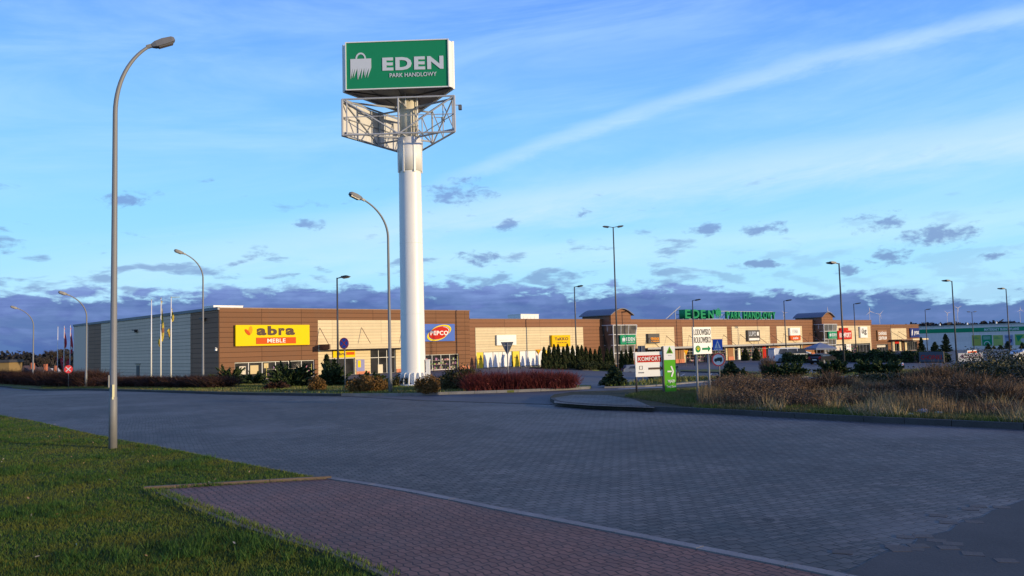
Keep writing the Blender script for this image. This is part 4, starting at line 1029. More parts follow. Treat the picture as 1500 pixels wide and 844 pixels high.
flagpole(93.3, 552, 478, (m_rflag, [(.55, .97, .34, 1), (.15, .52, .42, -1)], 0), 'white flagpole with two red flags, middle one by the bare tree', 'white flagpoles by the bare tree')
flagpole(102.3, 552, 477, (m_rflag, [(.45, .96, .36, 1), (.12, .45, .48, -1)], 0), 'white flagpole with two red flags, nearest the grey side wall end', 'white flagpoles by the bare tree')

# ------------------------------------------------------------------ road signs and boards
def post(o, x, y, z0, z1, r=.03, mat=m_galv): return MB().tube([(x, y, z0), (x, y, z1)], r, 10).build('post', mat, o)
def zof(base, px, py): return at(px, py, base.y).z - base.z
# round no-stopping sign (blue field, red rim and cross)
def no_stop(base, zc, r, label, field, rz=0.):
    o = empty('road_sign', base, rz, label, 'road sign'); post(o, 0, .04, -.2, zc + r * .9)
    plate('sign_plate', disc(0, zc, r), 0, .02, field, o); ring('sign_rim', 0, zc, r * .82, r * 1.0, -.021, .006, m_tred, o)
    c45 = r * .62
    bar2('sign_cross', -c45, zc - c45, c45, zc + c45, r * .2, -.022, .004, m_tred, o); bar2('sign_cross', -c45, zc + c45, c45, zc - c45, r * .2, -.027, .004, m_tred, o)
    return o
b = gp(505, 574, .1); no_stop(b, zof(b, 505.8, 503), .30, 'round blue no stopping sign with red cross before the yellow shop sign', m_tblue, R(-26))
b = gp(100, 568, .1); r_ = no_stop(b, zof(b, 101.5, 541), .36, 'round red no stopping sign by the far left lamp, pale cross', m_tred, R(15))  # red field and pale marks paint the lit, reflecting face into the colour
zc = zof(b, 101.5, 541)
bar2('sign_mark', -.2, zc - .2, .2, zc + .2, .07, -.03, .006, m_silver, r_); bar2('sign_mark', -.2, zc + .2, .2, zc - .2, .07, -.037, .006, m_silver, r_)
# give way seen from behind
b = gp(744.5, 570, .1); o = empty('road_sign', b, R(8), 'dark back of a triangular give way sign on a grey post', 'road sign')
z0, z1 = zof(b, 743, 521), zof(b, 743, 501); post(o, 0, -.05, -.2, z1 - .05)
plate('sign_plate', [(0, z0), (.33, z1), (-.33, z1)], .0, .02, m_signback, o); MB().box(-.2, .2, -.045, -.02, z1 - .2, z1 - .15).build('bracket', m_galv, o)
# small yellow-centred give way signs in the car park
for px, pb, pc, hw, lab in [(789, 539, (512, 520), .38, 'small amber give way triangle left of the thuja row'), (1005.5, 537, (513, 521), .32, 'small amber give way triangle left of the ice rink board'), (1141.5, 528, (508, 514.5), .32, 'small amber give way triangle before the shop window left of the van')]:
    b = gp(px, pb, 0.); o = empty('road_sign', b, R(15), lab, 'road sign'); z1, z0 = zof(b, px, pc[0]), zof(b, px, pc[1]); post(o, 0, .04, -.2, z1)
    plate('sign_plate', [(0, z0), (hw, z1), (-hw, z1)], 0, .02, m_amber, o); plate('sign_centre', [(0, z0 + .22), (hw * .55, z1 - .1), (-hw * .55, z1 - .1)], -.021, .006, m_takko, o)
# pedestrian crossing + no lorries on one post
b = gp(1054, 566, .0); o = empty('road_sign', b, R(-25), 'blue crossing sign above a round white no lorries sign with red rim', 'road sign')
post(o, .02, .05, -.2, zof(b, 1050, 497)); zc = zof(b, 1050.5, 527); r = .335
plate('sign_plate', disc(0, zc, r), 0, .02, m_whitep, o); ring('sign_rim', 0, zc, r * .80, r, -.021, .006, m_tred, o)
lor = [(-.2, -.07), (.19, -.07), (.19, .11), (-.05, .11), (-.05, .07), (-.13, .07), (-.2, 0)]
pl = plate('lorry_symbol', [(x, zc + z) for x, z in lor], -.021, .006, m_black, o); plate('lorry_symbol', disc(-.12, zc - .09, .035, 12), -.021, .006, m_black, o); plate('lorry_symbol', disc(.12, zc - .09, .035, 12), -.021, .006, m_black, o)
za, zb = zof(b, 1050, 513.5), zof(b, 1050, 497)
plate('sign_plate', rect(-.25, .23, za, zb), 0, .02, m_tblue, o); zq = (za + zb) / 2
plate('crossing_symbol', [(-.17, za + .12), (.15, za + .12), (-.01, zb - .06)], -.021, .005, m_whitep, o)
plate('walker_symbol', [(-.05, za + .13), (-.02, za + .26), (-.04, za + .36), (.03, za + .36), (.03, za + .24), (.07, za + .13), (.04, za + .13), (0, za + .22), (-.02, za + .13)], -.027, .004, m_tblue, o)
for k in range(5): plate('crossing_symbol', rect(-.19 + k * .08, -.14 + k * .08, za + .03, za + .08), -.021, .005, m_whitep, o)
# back of the sign behind the KOMFORT board
b = gp(941.3, 563, .0); o = empty('road_sign', b, R(5), 'dark back of a square road sign peeping over the KOMFORT board', 'road sign')
z0, z1 = zof(b, 941, 520), zof(b, 941, 506.5); post(o, 0, -.05, -.2, z1 - .02); plate('sign_plate', rect(-.21, .21, z0, z1), 0, .02, m_signback, o)

def arrow(name, x0, x1, z, th, hd, y, mat, parent):
    return plate(name, [(x0, z - th / 2), (x1 - hd, z - th / 2), (x1 - hd, z - hd * .85), (x1, z), (x1 - hd, z + hd * .85), (x1 - hd, z + th / 2), (x0, z + th / 2)], y, .012, mat, parent)
b = gp(933.5, 578, .13); b2 = Vector((b.x, b.y, b.z)); K = empty('direction_board', b, R(14), 'white board with red KOMFORT strip and dark arrow pointing right', 'sign')
z0, z1 = zof(b, 933, 552.3), zof(b, 933, 516); wd = 1.27
MB().tube([(.0, .05, -.2), (.0, .05, z1 - .05)], .045, 8).build('post', m_trim, K); MB().tube([(wd - .05, .05, -.2), (wd - .05, .05, z1 - .05)], .045, 8).build('post', m_trim, K)
MB().box(-.04, wd, -.02, .02, z0, z1).build('board', m_board, K)
h = z1 - z0; plate('lettering_panel', rect(.05, wd * .88, z0 + h * .58, z0 + h * .86), -.021, .008, m_red, K); text('lettering', 'KOMFORT', (.09, wd * .85, z0 + h * .635, z0 + h * .80), -.030, m_board, K, .008, .01)
arrow('arrow', wd * .42, wd * .93, z0 + h * .32, .085, .13, -.022, m_brownlet, K)
mb = MB(); q = .14; x = .13; zz = z0 + h * .29
for (u0, u1, v0, v1) in ((x, x + q, zz, zz + .015), (x, x + q, zz + q, zz + q + .015), (x, x + .015, zz, zz + q), (x + q - .015, x + q, zz, zz + q)): mb.box(u0, u1, -.03, -.021, v0, v1)
mb.build('square_emblem', m_brownlet, K); text('lettering', 'DYWANY', (.08, .34, z0 + h * .14, z0 + h * .19), -.022, m_brownlet, K, 0, .006)
# green and white totem
b = gp(975.5, 576.5, .13); T = empty('direction_totem', b, R(12), 'narrow green and white totem with WJAZD lettering and arrow', 'sign')
z1 = zof(b, 975, 507); zs = zof(b, 975, 527.5); wd = .47
MB().box(-.03, wd, 0, .16, 0, zs).build('totem_body', m_limegreen, T); MB().box(-.03, wd, .0, .16, zs + .004, z1).build('totem_head', m_board, T); MB().box(-.075, -.03, -.005, .17, -.05, z1 - .02).build('totem_shaded_side', m_trim, T)  # dark slab on the left: shade of the totem's side put into colour
mx = wd / 2; plate('triangle_emblem', [(mx - .15, zs + .27), (mx + .15, zs + .27), (mx, zs + .56)], -.001, .008, m_limegreen, T); plate('triangle_emblem', [(mx - .09, zs + .30), (mx + .09, zs + .30), (mx, zs + .46)], -.010, .006, m_olive, T)
text('lettering', 'dom', (mx - .08, mx + .08, zs + .17, zs + .21), -.001, m_greysheet, T, 0, .005)
za = zs - .48; plate('arrow', rect(.10, .30, za - .03, za + .03), -.001, .012, m_board, T); bar2('arrow', .27, za + .22, .36, za, .06, -.001, .012, m_board, T); bar2('arrow', .27, za - .22, .36, za, .06, -.014, .008, m_board, T)
text('lettering', 'WJAZD', (.10, .42, zs - .97, zs - .83), -.001, m_board, T, .03, .01); text('lettering', 'Twój Dom', (.05, .44, zs - 1.18, zs - 1.06), -.001, m_board, T, .03, .01)
# LODOWISKO board
b = gp(1023.4, 590, .13); Lb = empty('direction_board', b, R(33), 'white LODOWISKO ROLKOWISKO board with green arrow on two tall posts', 'sign')
z0, z1 = zof(b, 1018, 519), zof(b, 1018, 479.5); wd = .84
post(Lb, .03, .05, -.2, z0 + .1, .04); post(Lb, .62, .05, -.2, z0 + .1, .04)
MB().box(-.14, wd - .1, -.015, .015, z0, z1).build('board', m_board, Lb); MB().box(-.16, -.14, -.02, .03, z0 - .02, z1 + .02).build('board_edge', m_frameg, Lb)
h = z1 - z0; text('lettering', 'LODOWISKO', (-.115, wd - .13, z0 + h * .70, z0 + h * .93), -.016, m_black, Lb, .004, .008); text('lettering', 'ROLKOWISKO', (-.115, wd - .13, z0 + h * .41, z0 + h * .64), -.016, m_black, Lb, .004, .008)
arrow('arrow', .27, wd - .16, z0 + h * .19, .08, .12, -.017, m_lgreen, Lb)
plate('leaf_emblem', disc(.06, z0 + h * .19, .125, 20), -.016, .006, m_lgreen, Lb)
for a in (60, 90, 120, 25, 155): bar2('leaf_vein', .06, z0 + h * .19 - .06, .06 + .1 * math.cos(R(a)), z0 + h * .19 + .1 * math.sin(R(a)), .014, -.023, .003, m_yellow, Lb)

# bollards on the paving edge in front of the shops
for i, (px, py) in enumerate([(635.5, 544), (652.8, 543.4), (669.4, 543), (685.4, 542.4), (701.6, 541.6), (717.6, 541), (732.4, 540.4), (747.3, 540), (762.5, 539.6), (776, 539.3)]):
    b = gp(px, py + 1.3, 0)
    o = empty('bollard', b, 0, 'slim dark steel bollard on the paving edge before the shop windows', 'bollard', 'slim dark bollards before the shop windows')
    MB().tube([(0, 0, -.05), (0, 0, .72)], .035, 8).build('post', m_darksteel, o); MB().tube([(0, 0, .72), (0, 0, .77)], [.045, .03], 8).build('cap', m_trim, o)

# ------------------------------------------------------------------ vegetation
def quads(C, U, V):
    """C centres, U and V half axes -> (n*4,3)"""
    return np.stack([C - U - V, C + U - V, C + U + V, C - U + V], 1).reshape(-1, 3)
def rnd_dirs(n):
    v = RNG.normal(size=(n, 3)); return v / np.linalg.norm(v, axis=1, keepdims=True)
def leaves(C, size, flat=0.):
    n = len(C); a = rnd_dirs(n); b = np.cross(a, rnd_dirs(n)); b /= np.linalg.norm(b, axis=1, keepdims=True) + 1e-9
    s = size * RNG.uniform(.6, 1.4, (n, 1)); return quads(C, a * s, b * s * .55)
def stems(P0, P1, wd):
    """thin tapering triangles"""
    n = len(P0); d = P1 - P0; a = np.cross(d, rnd_dirs(n)); a /= np.linalg.norm(a, axis=1, keepdims=True) + 1e-9
    wd = np.asarray(wd).reshape(-1, 1) if hasattr(wd, '__len__') else wd
    return np.stack([P0 - a * wd, P0 + a * wd, P1], 1).reshape(-1, 3)
def juniper(base, rad, h, label, mat=m_jun, n=90, name='juniper_shrub', cat='shrub', low=10, group='spreading junipers', fine=.05):
    o = empty(name, base, random.uniform(0, 6), label, cat, group)
    C, U, V = [], [], []; St0, St1 = [], []
    for i in range(n):
        az_ = RNG.uniform(0, 2 * np.pi); e = R(RNG.uniform(low, 72)); L_ = RNG.uniform(.5, 1.15)
        d = np.array([np.cos(az_) * np.cos(e) * rad, np.sin(az_) * np.cos(e) * rad, np.sin(e) * h]) * L_
        k = 46; t = RNG.uniform(.12, 1, k) ** .8; droop = np.array([0, 0, -.10 * h])
        P = d[None] * t[:, None] + droop[None] * (t[:, None] ** 3) ; sprd = (.018 + .075 * (1 - t))[:, None] * max(rad, h) * .62
        P = P + RNG.normal(size=(k, 3)) * sprd; P[:, 2] = np.maximum(P[:, 2], .03)
        dn = d / np.linalg.norm(d); dd = dn[None] + RNG.normal(size=(k, 3)) * .45; dd /= np.linalg.norm(dd, axis=1, keepdims=True)
        sd_ = np.cross(dd, rnd_dirs(k)); sd_ /= np.linalg.norm(sd_, axis=1, keepdims=True) + 1e-9
        s = RNG.uniform(.7, 1.5, (k, 1)) * fine; C.append(P); U.append(dd * s * 2.0); V.append(sd_ * s * .5)
        St0.append([0, 0, .02]); St1.append(d * .85)
    np_mesh('foliage', quads(np.vstack(C), np.vstack(U), np.vstack(V)), 4, mat, o)
    np_mesh('branches', stems(np.array(St0), np.array(St1), .02), 3, m_bark, o)
    return o
def bush(base, rx, rz, label, mat, n=3200, leaf_=.035, name='round_bush', cat='bush', group=None, flatb=True, hollow=.5, stem=m_dogd):
    o = empty(name, base, random.uniform(0, 6), label, cat, group)
    k = 26; cl = rnd_dirs(k) * RNG.uniform(.45, .85, (k, 1)); cl[:, 2] = np.abs(cl[:, 2]) * .9
    idx = RNG.integers(0, k, n); d = rnd_dirs(n) * (RNG.uniform(hollow, 1, (n, 1)) ** .5) * RNG.uniform(.16, .38, (n, 1))
    P = (cl[idx] + d) * np.array([rx, rx, rz]) ; P[:, 2] = np.maximum(P[:, 2] + .12 * rz, .02)
    np_mesh('foliage', leaves(P, leaf_), 4, mat, o)
    m = 140; P1 = P[RNG.integers(0, n, m)]; P0 = np.zeros((m, 3)) + RNG.normal(size=(m, 3)) * [.06, .06, 0]
    np_mesh('branches', stems(P0, P1 * 1.04, .012), 3, stem, o)
    return o
def twig_shrub(base, rx, h, label, mat, n=420, name='twig_shrub', cat='shrub', group=None, wd=.010, leafy=0, ry=None):
    o = empty(name, base, random.uniform(0, 6), label, cat, group); ry = ry or rx
    P0 = RNG.normal(size=(n, 3)) * [rx * .28, ry * .28, 0]; a = RNG.uniform(0, 2 * np.pi, n); s = RNG.uniform(.0, .75, n) ** .8
    P1 = P0 + np.stack([np.cos(a) * s * rx, np.sin(a) * s * ry, h * RNG.uniform(.55, 1.05, n) * (1 - .3 * s * s)], 1)
    T = [stems(P0, P1, wd)]
    for _ in range(3):
        t = RNG.uniform(.3, .85, (n, 1)); q = P0 + (P1 - P0) * t; q1 = q + (P1 - P0) * .35 + RNG.normal(size=(n, 3)) * [.13 * rx, .13 * ry, .08 * h]
        T.append(stems(q, q1, wd * .7))
    np_mesh('twigs', np.vstack(T), 3, mat, o)
    if leafy:
        t = RNG.uniform(.25, 1, (leafy, 1)); i = RNG.integers(0, n, leafy); np_mesh('leaves', leaves(P0[i] + (P1 - P0)[i] * t + RNG.normal(size=(leafy, 3)) * .05, .028), 4, mat, o)
    return o
def thuja(base, r, h, label):
    o = empty('thuja', base, random.uniform(0, 6), label, 'conifer', 'clipped thujas in a row along the car park'); n = 2600
    t = RNG.uniform(0, 1, n) ** 1.15; a = RNG.uniform(0, 2 * np.pi, n); prof = r * (1 - t ** 2.2) ** .75 * (.9 + .18 * np.sin(a * 5 + t * 20)) * RNG.uniform(.72, 1.06, n)
    C = np.stack([np.cos(a) * prof, np.sin(a) * prof, .05 + t * h], 1)
    U = np.stack([np.cos(a) * .25, np.sin(a) * .25, np.ones(n)], 1) + RNG.normal(size=(n, 3)) * .25; U /= np.linalg.norm(U, axis=1, keepdims=True)
    V = np.cross(U, rnd_dirs(n)); V /= np.linalg.norm(V, axis=1, keepdims=True); s = RNG.uniform(.05, .10, (n, 1))
    np_mesh('crown', quads(C, U * s, V * s * .55), 4, m_thuja, o)
    MB().tube([(0, 0, -.1), (0, 0, h * .9)], [.05, .01], 6).build('trunk', m_bark, o)
    return o
def spruce(base, r, h, label, name='small_spruce', mat=m_spruce, group=None):
    o = empty(name, base, random.uniform(0, 6), label, 'conifer', group)
    C, U, V = [], [], []
    layers = 13
    for i in range(layers):
        t = i / layers; z = h * (.03 + .93 * t); rr = r * (1 - t) ** .85 + .04; nb = int(14 - 6 * t)
        for j in range(nb):
            a = RNG.uniform(0, 2 * np.pi); L_ = rr * RNG.uniform(.65, 1.12); k = int(24 + 30 * (1 - t)); u = RNG.uniform(.08, 1, k)
            d = np.array([np.cos(a), np.sin(a), 0]); p = d[None] * (u * L_)[:, None]; p[:, 2] = z + .18 * h * (u - .4) * .5 + RNG.normal(size=k) * .03
            side_ = np.array([-np.sin(a), np.cos(a), 0]); p += side_[None] * (RNG.normal(size=k) * .10 * (1.1 - u) * r * 1.2)[:, None]
            C.append(p); dd = d[None] + RNG.normal(size=(k, 3)) * .5; dd /= np.linalg.norm(dd, axis=1, keepdims=True); sv = np.cross(dd, rnd_dirs(k)); sv /= np.linalg.norm(sv, axis=1, keepdims=True) + 1e-9
            s = RNG.uniform(.03, .065, (k, 1)) * (.8 + h * .15); U.append(dd * s * 1.6); V.append(sv * s * .5)
    np_mesh('crown', quads(np.vstack(C), np.vstack(U), np.vstack(V)), 4, mat, o)
    MB().tube([(0, 0, -.1), (0, 0, h)], [.05, .008], 6).build('trunk', m_bark, o)
    return o
def clump(P, sc, seed, lo, hi):
    r = np.random.default_rng(seed); s = np.zeros(len(P))
    for _ in range(10):
        k = r.normal(size=2) * sc; s += np.sin(P @ k + r.uniform(0, 6.28))
    s /= 10 ** .5; return np.clip((s - lo) / (hi - lo), 0, 1)
def grass(name, pts, h, wd, mat, lean=.5, dz=.07, mod=None):
    n = len(pts); h = h if mod is None else h * (.45 + 1.0 * clump(pts, *mod)); P = np.zeros((n, 3)); P[:, :2] = pts; P[:, 2] = [g(x, y) + dz - .01 for x, y in pts]
    hh = h * RNG.uniform(.45, 1.25, n); a = RNG.uniform(0, 2 * np.pi, n); l = RNG.uniform(.1, 1, n) * lean * hh
    top = P + np.stack([np.cos(a) * l, np.sin(a) * l, hh], 1); b = RNG.uniform(0, 2 * np.pi, n)
    q = np.stack([np.cos(b), np.sin(b), np.zeros(n)], 1) * (wd * RNG.uniform(.6, 1.3, (n, 1)))
    o = np_mesh(name, np.stack([P - q, P + q, top], 1).reshape(-1, 3), 3, mat); return tag(o, kind='stuff')
def inside(poly, P):
    x, y = P[:, 0], P[:, 1]; ins = np.zeros(len(P), bool); n = len(poly); j = n - 1
    for i in range(n):
        xi, yi = poly[i][0], poly[i][1]; xj, yj = poly[j][0], poly[j][1]
        c_ = ((yi > y) != (yj > y)) & (x < (xj - xi) * (y - yi) / (yj - yi + 1e-12) + xi); ins ^= c_; j = i
    return ins
def scatter(poly, n, dens=None):
    xs = [p[0] for p in poly]; ys = [p[1] for p in poly]; out = []
    tot = 0
    while tot < n:
        P = np.stack([RNG.uniform(min(xs), max(xs), n), RNG.uniform(min(ys), max(ys), n)], 1); k = inside(poly, P)
        if dens is not None: k &= RNG.uniform(0, 1, n) < dens(P)
        P = P[k]; out.append(P); tot += len(P)
        if len(P) == 0: break
    return np.vstack(out)[:n]
# near lawn: denser close to the camera
lawn_view = [p for p in NEAR] + GP([(205, 723), (222, 731), (322, 775), (420, 808), (486, 827), (545, 856)]) + [Vector((-1.3, 7)), Vector((-6.5, 7)), Vector((-23, 33))]
o = grass('lawn_grass', scatter(lawn_view, 230000, lambda P: np.clip((9.0 / np.hypot(P[:, 0], P[:, 1])) ** 1.5, 0, 1)), .048, .0060, m_grass, 1.1, .035)
tag(o, 'short uneven green lawn grass at the lower left', 'grass')
tp = scatter(lawn_view, 1500, lambda P: np.clip((9.0 / np.hypot(P[:, 0], P[:, 1])) ** 1.2, 0, 1) * clump(P, 1.6, 61, -.2, 1.0))
tp = tp.repeat(26, 0) + RNG.normal(size=(len(tp) * 26, 2)) * .05
tp = tp[inside(lawn_view, tp)]
o = grass('lawn_tufts', tp, .085, .006, m_tuft, 1.0, .035, (1.5, 62, -1, 1)); tag(o, 'darker tufts and clumps in the lawn', 'grass')
lv = scatter(lawn_view, 130, lambda P: np.clip((10.0 / np.hypot(P[:, 0], P[:, 1])) ** 1.5, 0, 1)); Lc = np.stack([lv[:, 0], lv[:, 1], np.full(len(lv), .085)], 1)
o = np_mesh('fallen_leaves', leaves(Lc, .016), 4, m_leaf); tag(o, 'scattered pale fallen leaves on the lawn', 'leaves', kind='stuff')
o = grass('edge_grass', scatter(GP([(205, 722), (240, 722), (440, 797), (500, 816), (590, 850), (560, 856), (480, 826), (333, 779), (228, 736)]), 2600), .065, .006, m_grass, 1.1, .06); tag(o, 'ragged longer grass hanging over the footway edging', 'grass')
strip_poly = GP([(60, 571), (130, 571.4), (300, 576.2), (500, 579.8), (590, 579.6), (657, 577.2), (750, 574.2), (850, 570), (820, 567), (690, 563), (500, 563), (300, 560), (60, 560)])
o = grass('verge_grass', scatter(strip_poly, 60000), .10, .022, m_grass2, .8, .11); tag(o, 'green and straw coloured grass strip beyond the road', 'grass')
rg = GP([(915, 581), (1000, 595), (1030, 597.5), (1100, 590), (1080, 566), (1010, 571), (940, 575)], .13)
o = grass('sign_verge_grass', scatter(rg, 36000), .12, .013, m_grass2, .8, .13); tag(o, 'green grass round the feet of the direction boards', 'grass')
dg_ = scatter(D_poly, 9000); o = grass('median_grass', dg_, .2, .03, m_grass2, .8, .1); tag(o, 'thin grass on the narrow car park median', 'grass')
# weeds on the right verge
wp = GP([(1015, 598), (1117, 602.5), (1250, 609.5), (1383, 615), (1500, 620.5), (1600, 624), (1600, 570), (1500, 566), (1300, 565), (1180, 566), (1080, 573), (1045, 581)], .13)
def edge_d(P): 
    A = np.array([list(p) for p in RK[4:] + [RK_EXT[1]]]); d = np.full(len(P), 1e9)
    for a, b in zip(A, A[1:]):
        ab = b - a; t = np.clip(((P - a) @ ab) / (ab @ ab), 0, 1); d = np.minimum(d, np.linalg.norm(P - a - t[:, None] * ab, axis=1))
    return d
o = grass('dry_grass', scatter(wp, 52000, lambda P: clump(P, 1.0, 5, .1, .8) * np.clip((edge_d(P) - .5) / 1.5, 0, 1)), .50, .010, m_dry, .45, .13, (1.0, 21, -.8, 1.4)); tag(o, 'tall straw coloured dry grass on the right verge', 'dry grass')
o = grass('straw_tufts', scatter(wp, 8000, lambda P: clump(P, 2.2, 44, .5, 1.1)), .42, .012, m_straw, .9, .13); tag(o, 'pale flattened straw tufts on the right verge', 'dry grass')
o = grass('low_weeds', scatter(wp, 40000, lambda P: np.clip(1.3 - edge_d(P) / 3, .1, 1)), .13, .012, m_grass2, .9, .13); tag(o, 'low green weeds along the dark kerb of the right verge', 'weeds')
o = grass('under_weeds', scatter(wp, 42000, lambda P: np.clip((edge_d(P) - .3) / 1.2, 0, 1)), .27, .012, m_rust, .9, .13, (.8, 22, -.6, 1.6)); tag(o, 'tangled brown undergrowth on the right verge', 'weeds')
P = scatter(wp, 3600, lambda P: clump(P, .8, 11, .1, .9) * np.clip((edge_d(P) - .8) / 1.5, 0, 1)); n = len(P)
P0 = np.zeros((n, 3)); P0[:, :2] = P; P0[:, 2] = [g(*p) + .12 for p in P]; hh = RNG.uniform(.3, .8, n) * (.45 + .7 * clump(P, .7, 33, -.9, 1.4))
P1 = P0 + np.stack([RNG.normal(size=n) * .10, RNG.normal(size=n) * .10, hh], 1)
T = [stems(P0, P1, .006)]; Q = []
for _ in range(5):
    t = RNG.uniform(.35, .95, (n, 1)); q = P0 + (P1 - P0) * t; q1 = q + np.stack([RNG.normal(size=n) * .09, RNG.normal(size=n) * .09, RNG.uniform(.02, .2, n)], 1); T.append(stems(q, q1, .005)); Q.append(q1)
Q = np.vstack(Q * 2); Q += RNG.normal(size=Q.shape) * .035; LV = leaves(Q, .020)
o = np_mesh('dock_stems', np.vstack(T), 3, m_rust); tag(o, 'rusty brown dead stems standing above the right verge', 'weeds', kind='stuff')
o = np_mesh('dock_seed_heads', LV, 4, m_rust); tag(o, 'rusty seed heads of the dead stems on the right verge', 'weeds', kind='stuff')

# big dark shrubs at the right edge
def bigbush(px, py, rx, h, label, mat=m_cot, n=9000, leaf_=.04):
    b = gp(px, py, .1); return bush(b, rx, h, label, mat, n, leaf_ * .8, 'spreading_shrub', 'shrub', 'broad dark shrubs on the right verge', hollow=.3, stem=m_bark)
bigbush(1292, 566, 1.9, 0.66, 'broad dark evergreen shrub, leftmost of the mass right of the lamp post')
bigbush(1335, 566, 2.0, 0.76, 'broad dark shrub in front of the dark CHOINKI banner')
bigbush(1385, 568, 2.0, .62, 'broad dark shrub below the white and purple banner')
bigbush(1432, 570, 2.2, 1.12, 'broad yellow-flecked shrub below the red and white board', m_cot)
bigbush(1482, 572, 2.2, 1.25, 'tallest broad dark shrub at the right edge of the photo')
bigbush(1530, 574, 2.2, 1.25, 'broad dark shrub cut off by the right edge of the photo')
bigbush(1408, 558, 2.2, .6, 'broad dark shrub behind the yellow-flecked one', n=7000)
bigbush(1470, 556, 3.0, 1.45, 'broad dark shrub behind the tallest one at the right edge', n=7000)
for i, (px, py, rx, h) in enumerate([(1345, 585, .9, .8), (1420, 590, 1.1, .9), (1372, 578, 1.0, 1.1), (1170, 580, .8, .75), (1215, 578, .8, .85), (1290, 588, .7, .6), (1465, 596, .8, .7)]):
    twig_shrub(gp(px, py, .1), rx, h, ['rusty bramble clump', 'rusty bramble thicket', 'tall rusty bramble', 'low rusty bramble', 'rusty bramble mound', 'small rusty bramble', 'rightmost rusty bramble'][i] + [' beside the white litter bags', ' before the yellow-flecked shrub', ' under the purple banner', ' left of the pale blue litter ball', ' right behind the pale blue litter ball', ' below the leftmost dark shrub', ' near the right edge of the verge'][i], m_rust, 900, 'bramble_clump', 'bramble', None, .012, 900)

# junipers and bushes on the verge before the shops
juniper(gp(338, 562, .1), 1.7, 1.5, 'wide dark juniper at the foot of the brown building corner', n=110, low=8)
juniper(gp(372, 563, .1), 1.2, 1.1, 'low juniper directly below the large yellow sign', n=70)
juniper(gp(426, 566.5, .1), 1.75, 1.75, 'biggest dark juniper before the left shop windows', n=150)
juniper(gp(488, 565, .1), 1.35, 1.5, 'dark juniper left of the round blue sign post', n=110)
spruce(gp(479, 562, .1), .36, 2.1, 'slim upright spruce poking above the juniper by the blue sign'); spruce(gp(490, 561, .1), .42, 1.75, 'shorter upright spruce just left of the blue sign post')
juniper(gp(545, 564, .1), 1.3, .9, 'low dark juniper before the glass entrance doors', n=80)
bush(gp(464, 572, .1), .55, .75, 'rounded bronze bush left of the round blue sign', m_round, 3000, .03)
bush(gp(536, 574, .1), 1.05, .82, 'broad bronze bush between the blue sign and the lamp', m_round, 4200, .032)
bush(gp(556, 573, .1), .5, .7, 'small bronze bush against the lamp by the pylon', m_round, 2000, .03)
bush(gp(627, 575.5, .1), .72, .88, 'bronze bush in front of the pylon foot', m_round, 4200, .03)
bush(gp(584, 566, .1), .8, .7, 'low brown bush left of the pylon foot', m_olive, 2200, .035)
bush(gp(664, 570, .1), .95, 1.1, 'dense dark olive bush right of the pylon', m_olive, 4200, .035)
bush(gp(685, 569.5, .1), 1.0, 1.15, 'olive bush at the left end of the red hedge', m_olive, 4200, .035)
twig_shrub(gp(643, 569, .1), .7, .7, 'sparse reddish twig bush between pylon and olive bush', m_dogd, 300)
juniper(gp(405, 570, .1), .9, .45, 'low reddish shrub beneath the biggest juniper', m_dogd, 50, fine=.04, name='low_shrub', group=None)
for i, px in enumerate([695, 711, 727, 742, 757, 772, 788, 803, 818, 832]):
    twig_shrub(gp(px, 572.5 - (px - 690) * .030, .1), .85 if i < 9 else .7, [.92, .84, .95, .80, .90, .86, .96, .82, .88, .8][i], f'bright red twig shrub number {i + 1} from the left in the hedge before the amber sign', m_dogw, 700, 'dogwood_shrub', 'shrub', 'red dogwood shrubs in a row', .009, 260)
for i, px in enumerate([150, 172, 196, 212, 232, 262, 282, 306, 322]):
    twig_shrub(gp(px, 566.5 + (.01 * (px - 150)), .1), 1.5, .82, f'low dark red twig shrub number {i + 1} from the left below the grey side wall', m_dogd, 800, 'low_twig_shrub', 'shrub', 'dark red shrubs below the side wall', .014, 500)
for i, px in enumerate([-12, 6, 24, 41, 58, 75, 92, 109, 124, 139]):
    twig_shrub(gp(px, 561 + .05 * max(0, px) if px < 80 else 566, .1), 2.1, 1.45, f'brown twig shrub number {i + 1} from the left in the hedge below the red flags', m_dogd, 1000, 'roadside_hedge_shrub', 'shrub', 'brown hedge along the road at far left', .016, 900)
for i, (px, hh, r) in enumerate([(797.5, 2.0, .33), (805, 2.15, .34), (812.5, 2.3, .37), (818.5, 2.35, .34), (826, 2.1, .34), (832, 2.4, .35), (839.5, 2.25, .33), (847.5, 2.3, .36), (853, 2.35, .36), (859, 2.2, .34), (865.5, 2.1, .33), (872.5, 2.0, .32), (879, 2.3, .33), (890, 2.1, .33), (896.5, 2.2, .33), (911, 1.9, .32), (918, 2.0, .32), (925, 2.3, .33), (936, 2.1, .33), (948, 2.1, .33), (957, 2.0, .33)]):
    thuja(gp(px, 539.8 + (px - 797) * .011, .1), r, hh * 1.12, f'narrow dark thuja number {i + 1} from the left in the row before the glass tower')
for i, px in enumerate([856, 864, 873, 884, 893]): bush(gp(px, 541.5, .1), .95, .95, f'low dark yew number {i + 1} from the left at the feet of the thujas', m_thuja, 1600, .05, 'low_yew', 'shrub', 'low yews below the thujas')
spruce(gp(900, 564, .1), .72, 1.0, 'small bushy spruce standing before the tall double-headed lamp')
spruce(gp(1071, 556, .1), .72, 1.0, 'small bushy spruce right of the no lorries sign'); juniper(gp(1084, 553, .1), .7, .7, 'small juniper behind the spruce right of the no lorries sign', n=40)
twig_shrub(gp(1125, 555, .1), .5, 1.2, 'reddish upright dead conifer left of the fan-shaped juniper', m_rust, 500, 'dead_conifer', 'shrub', None, .01, 700)
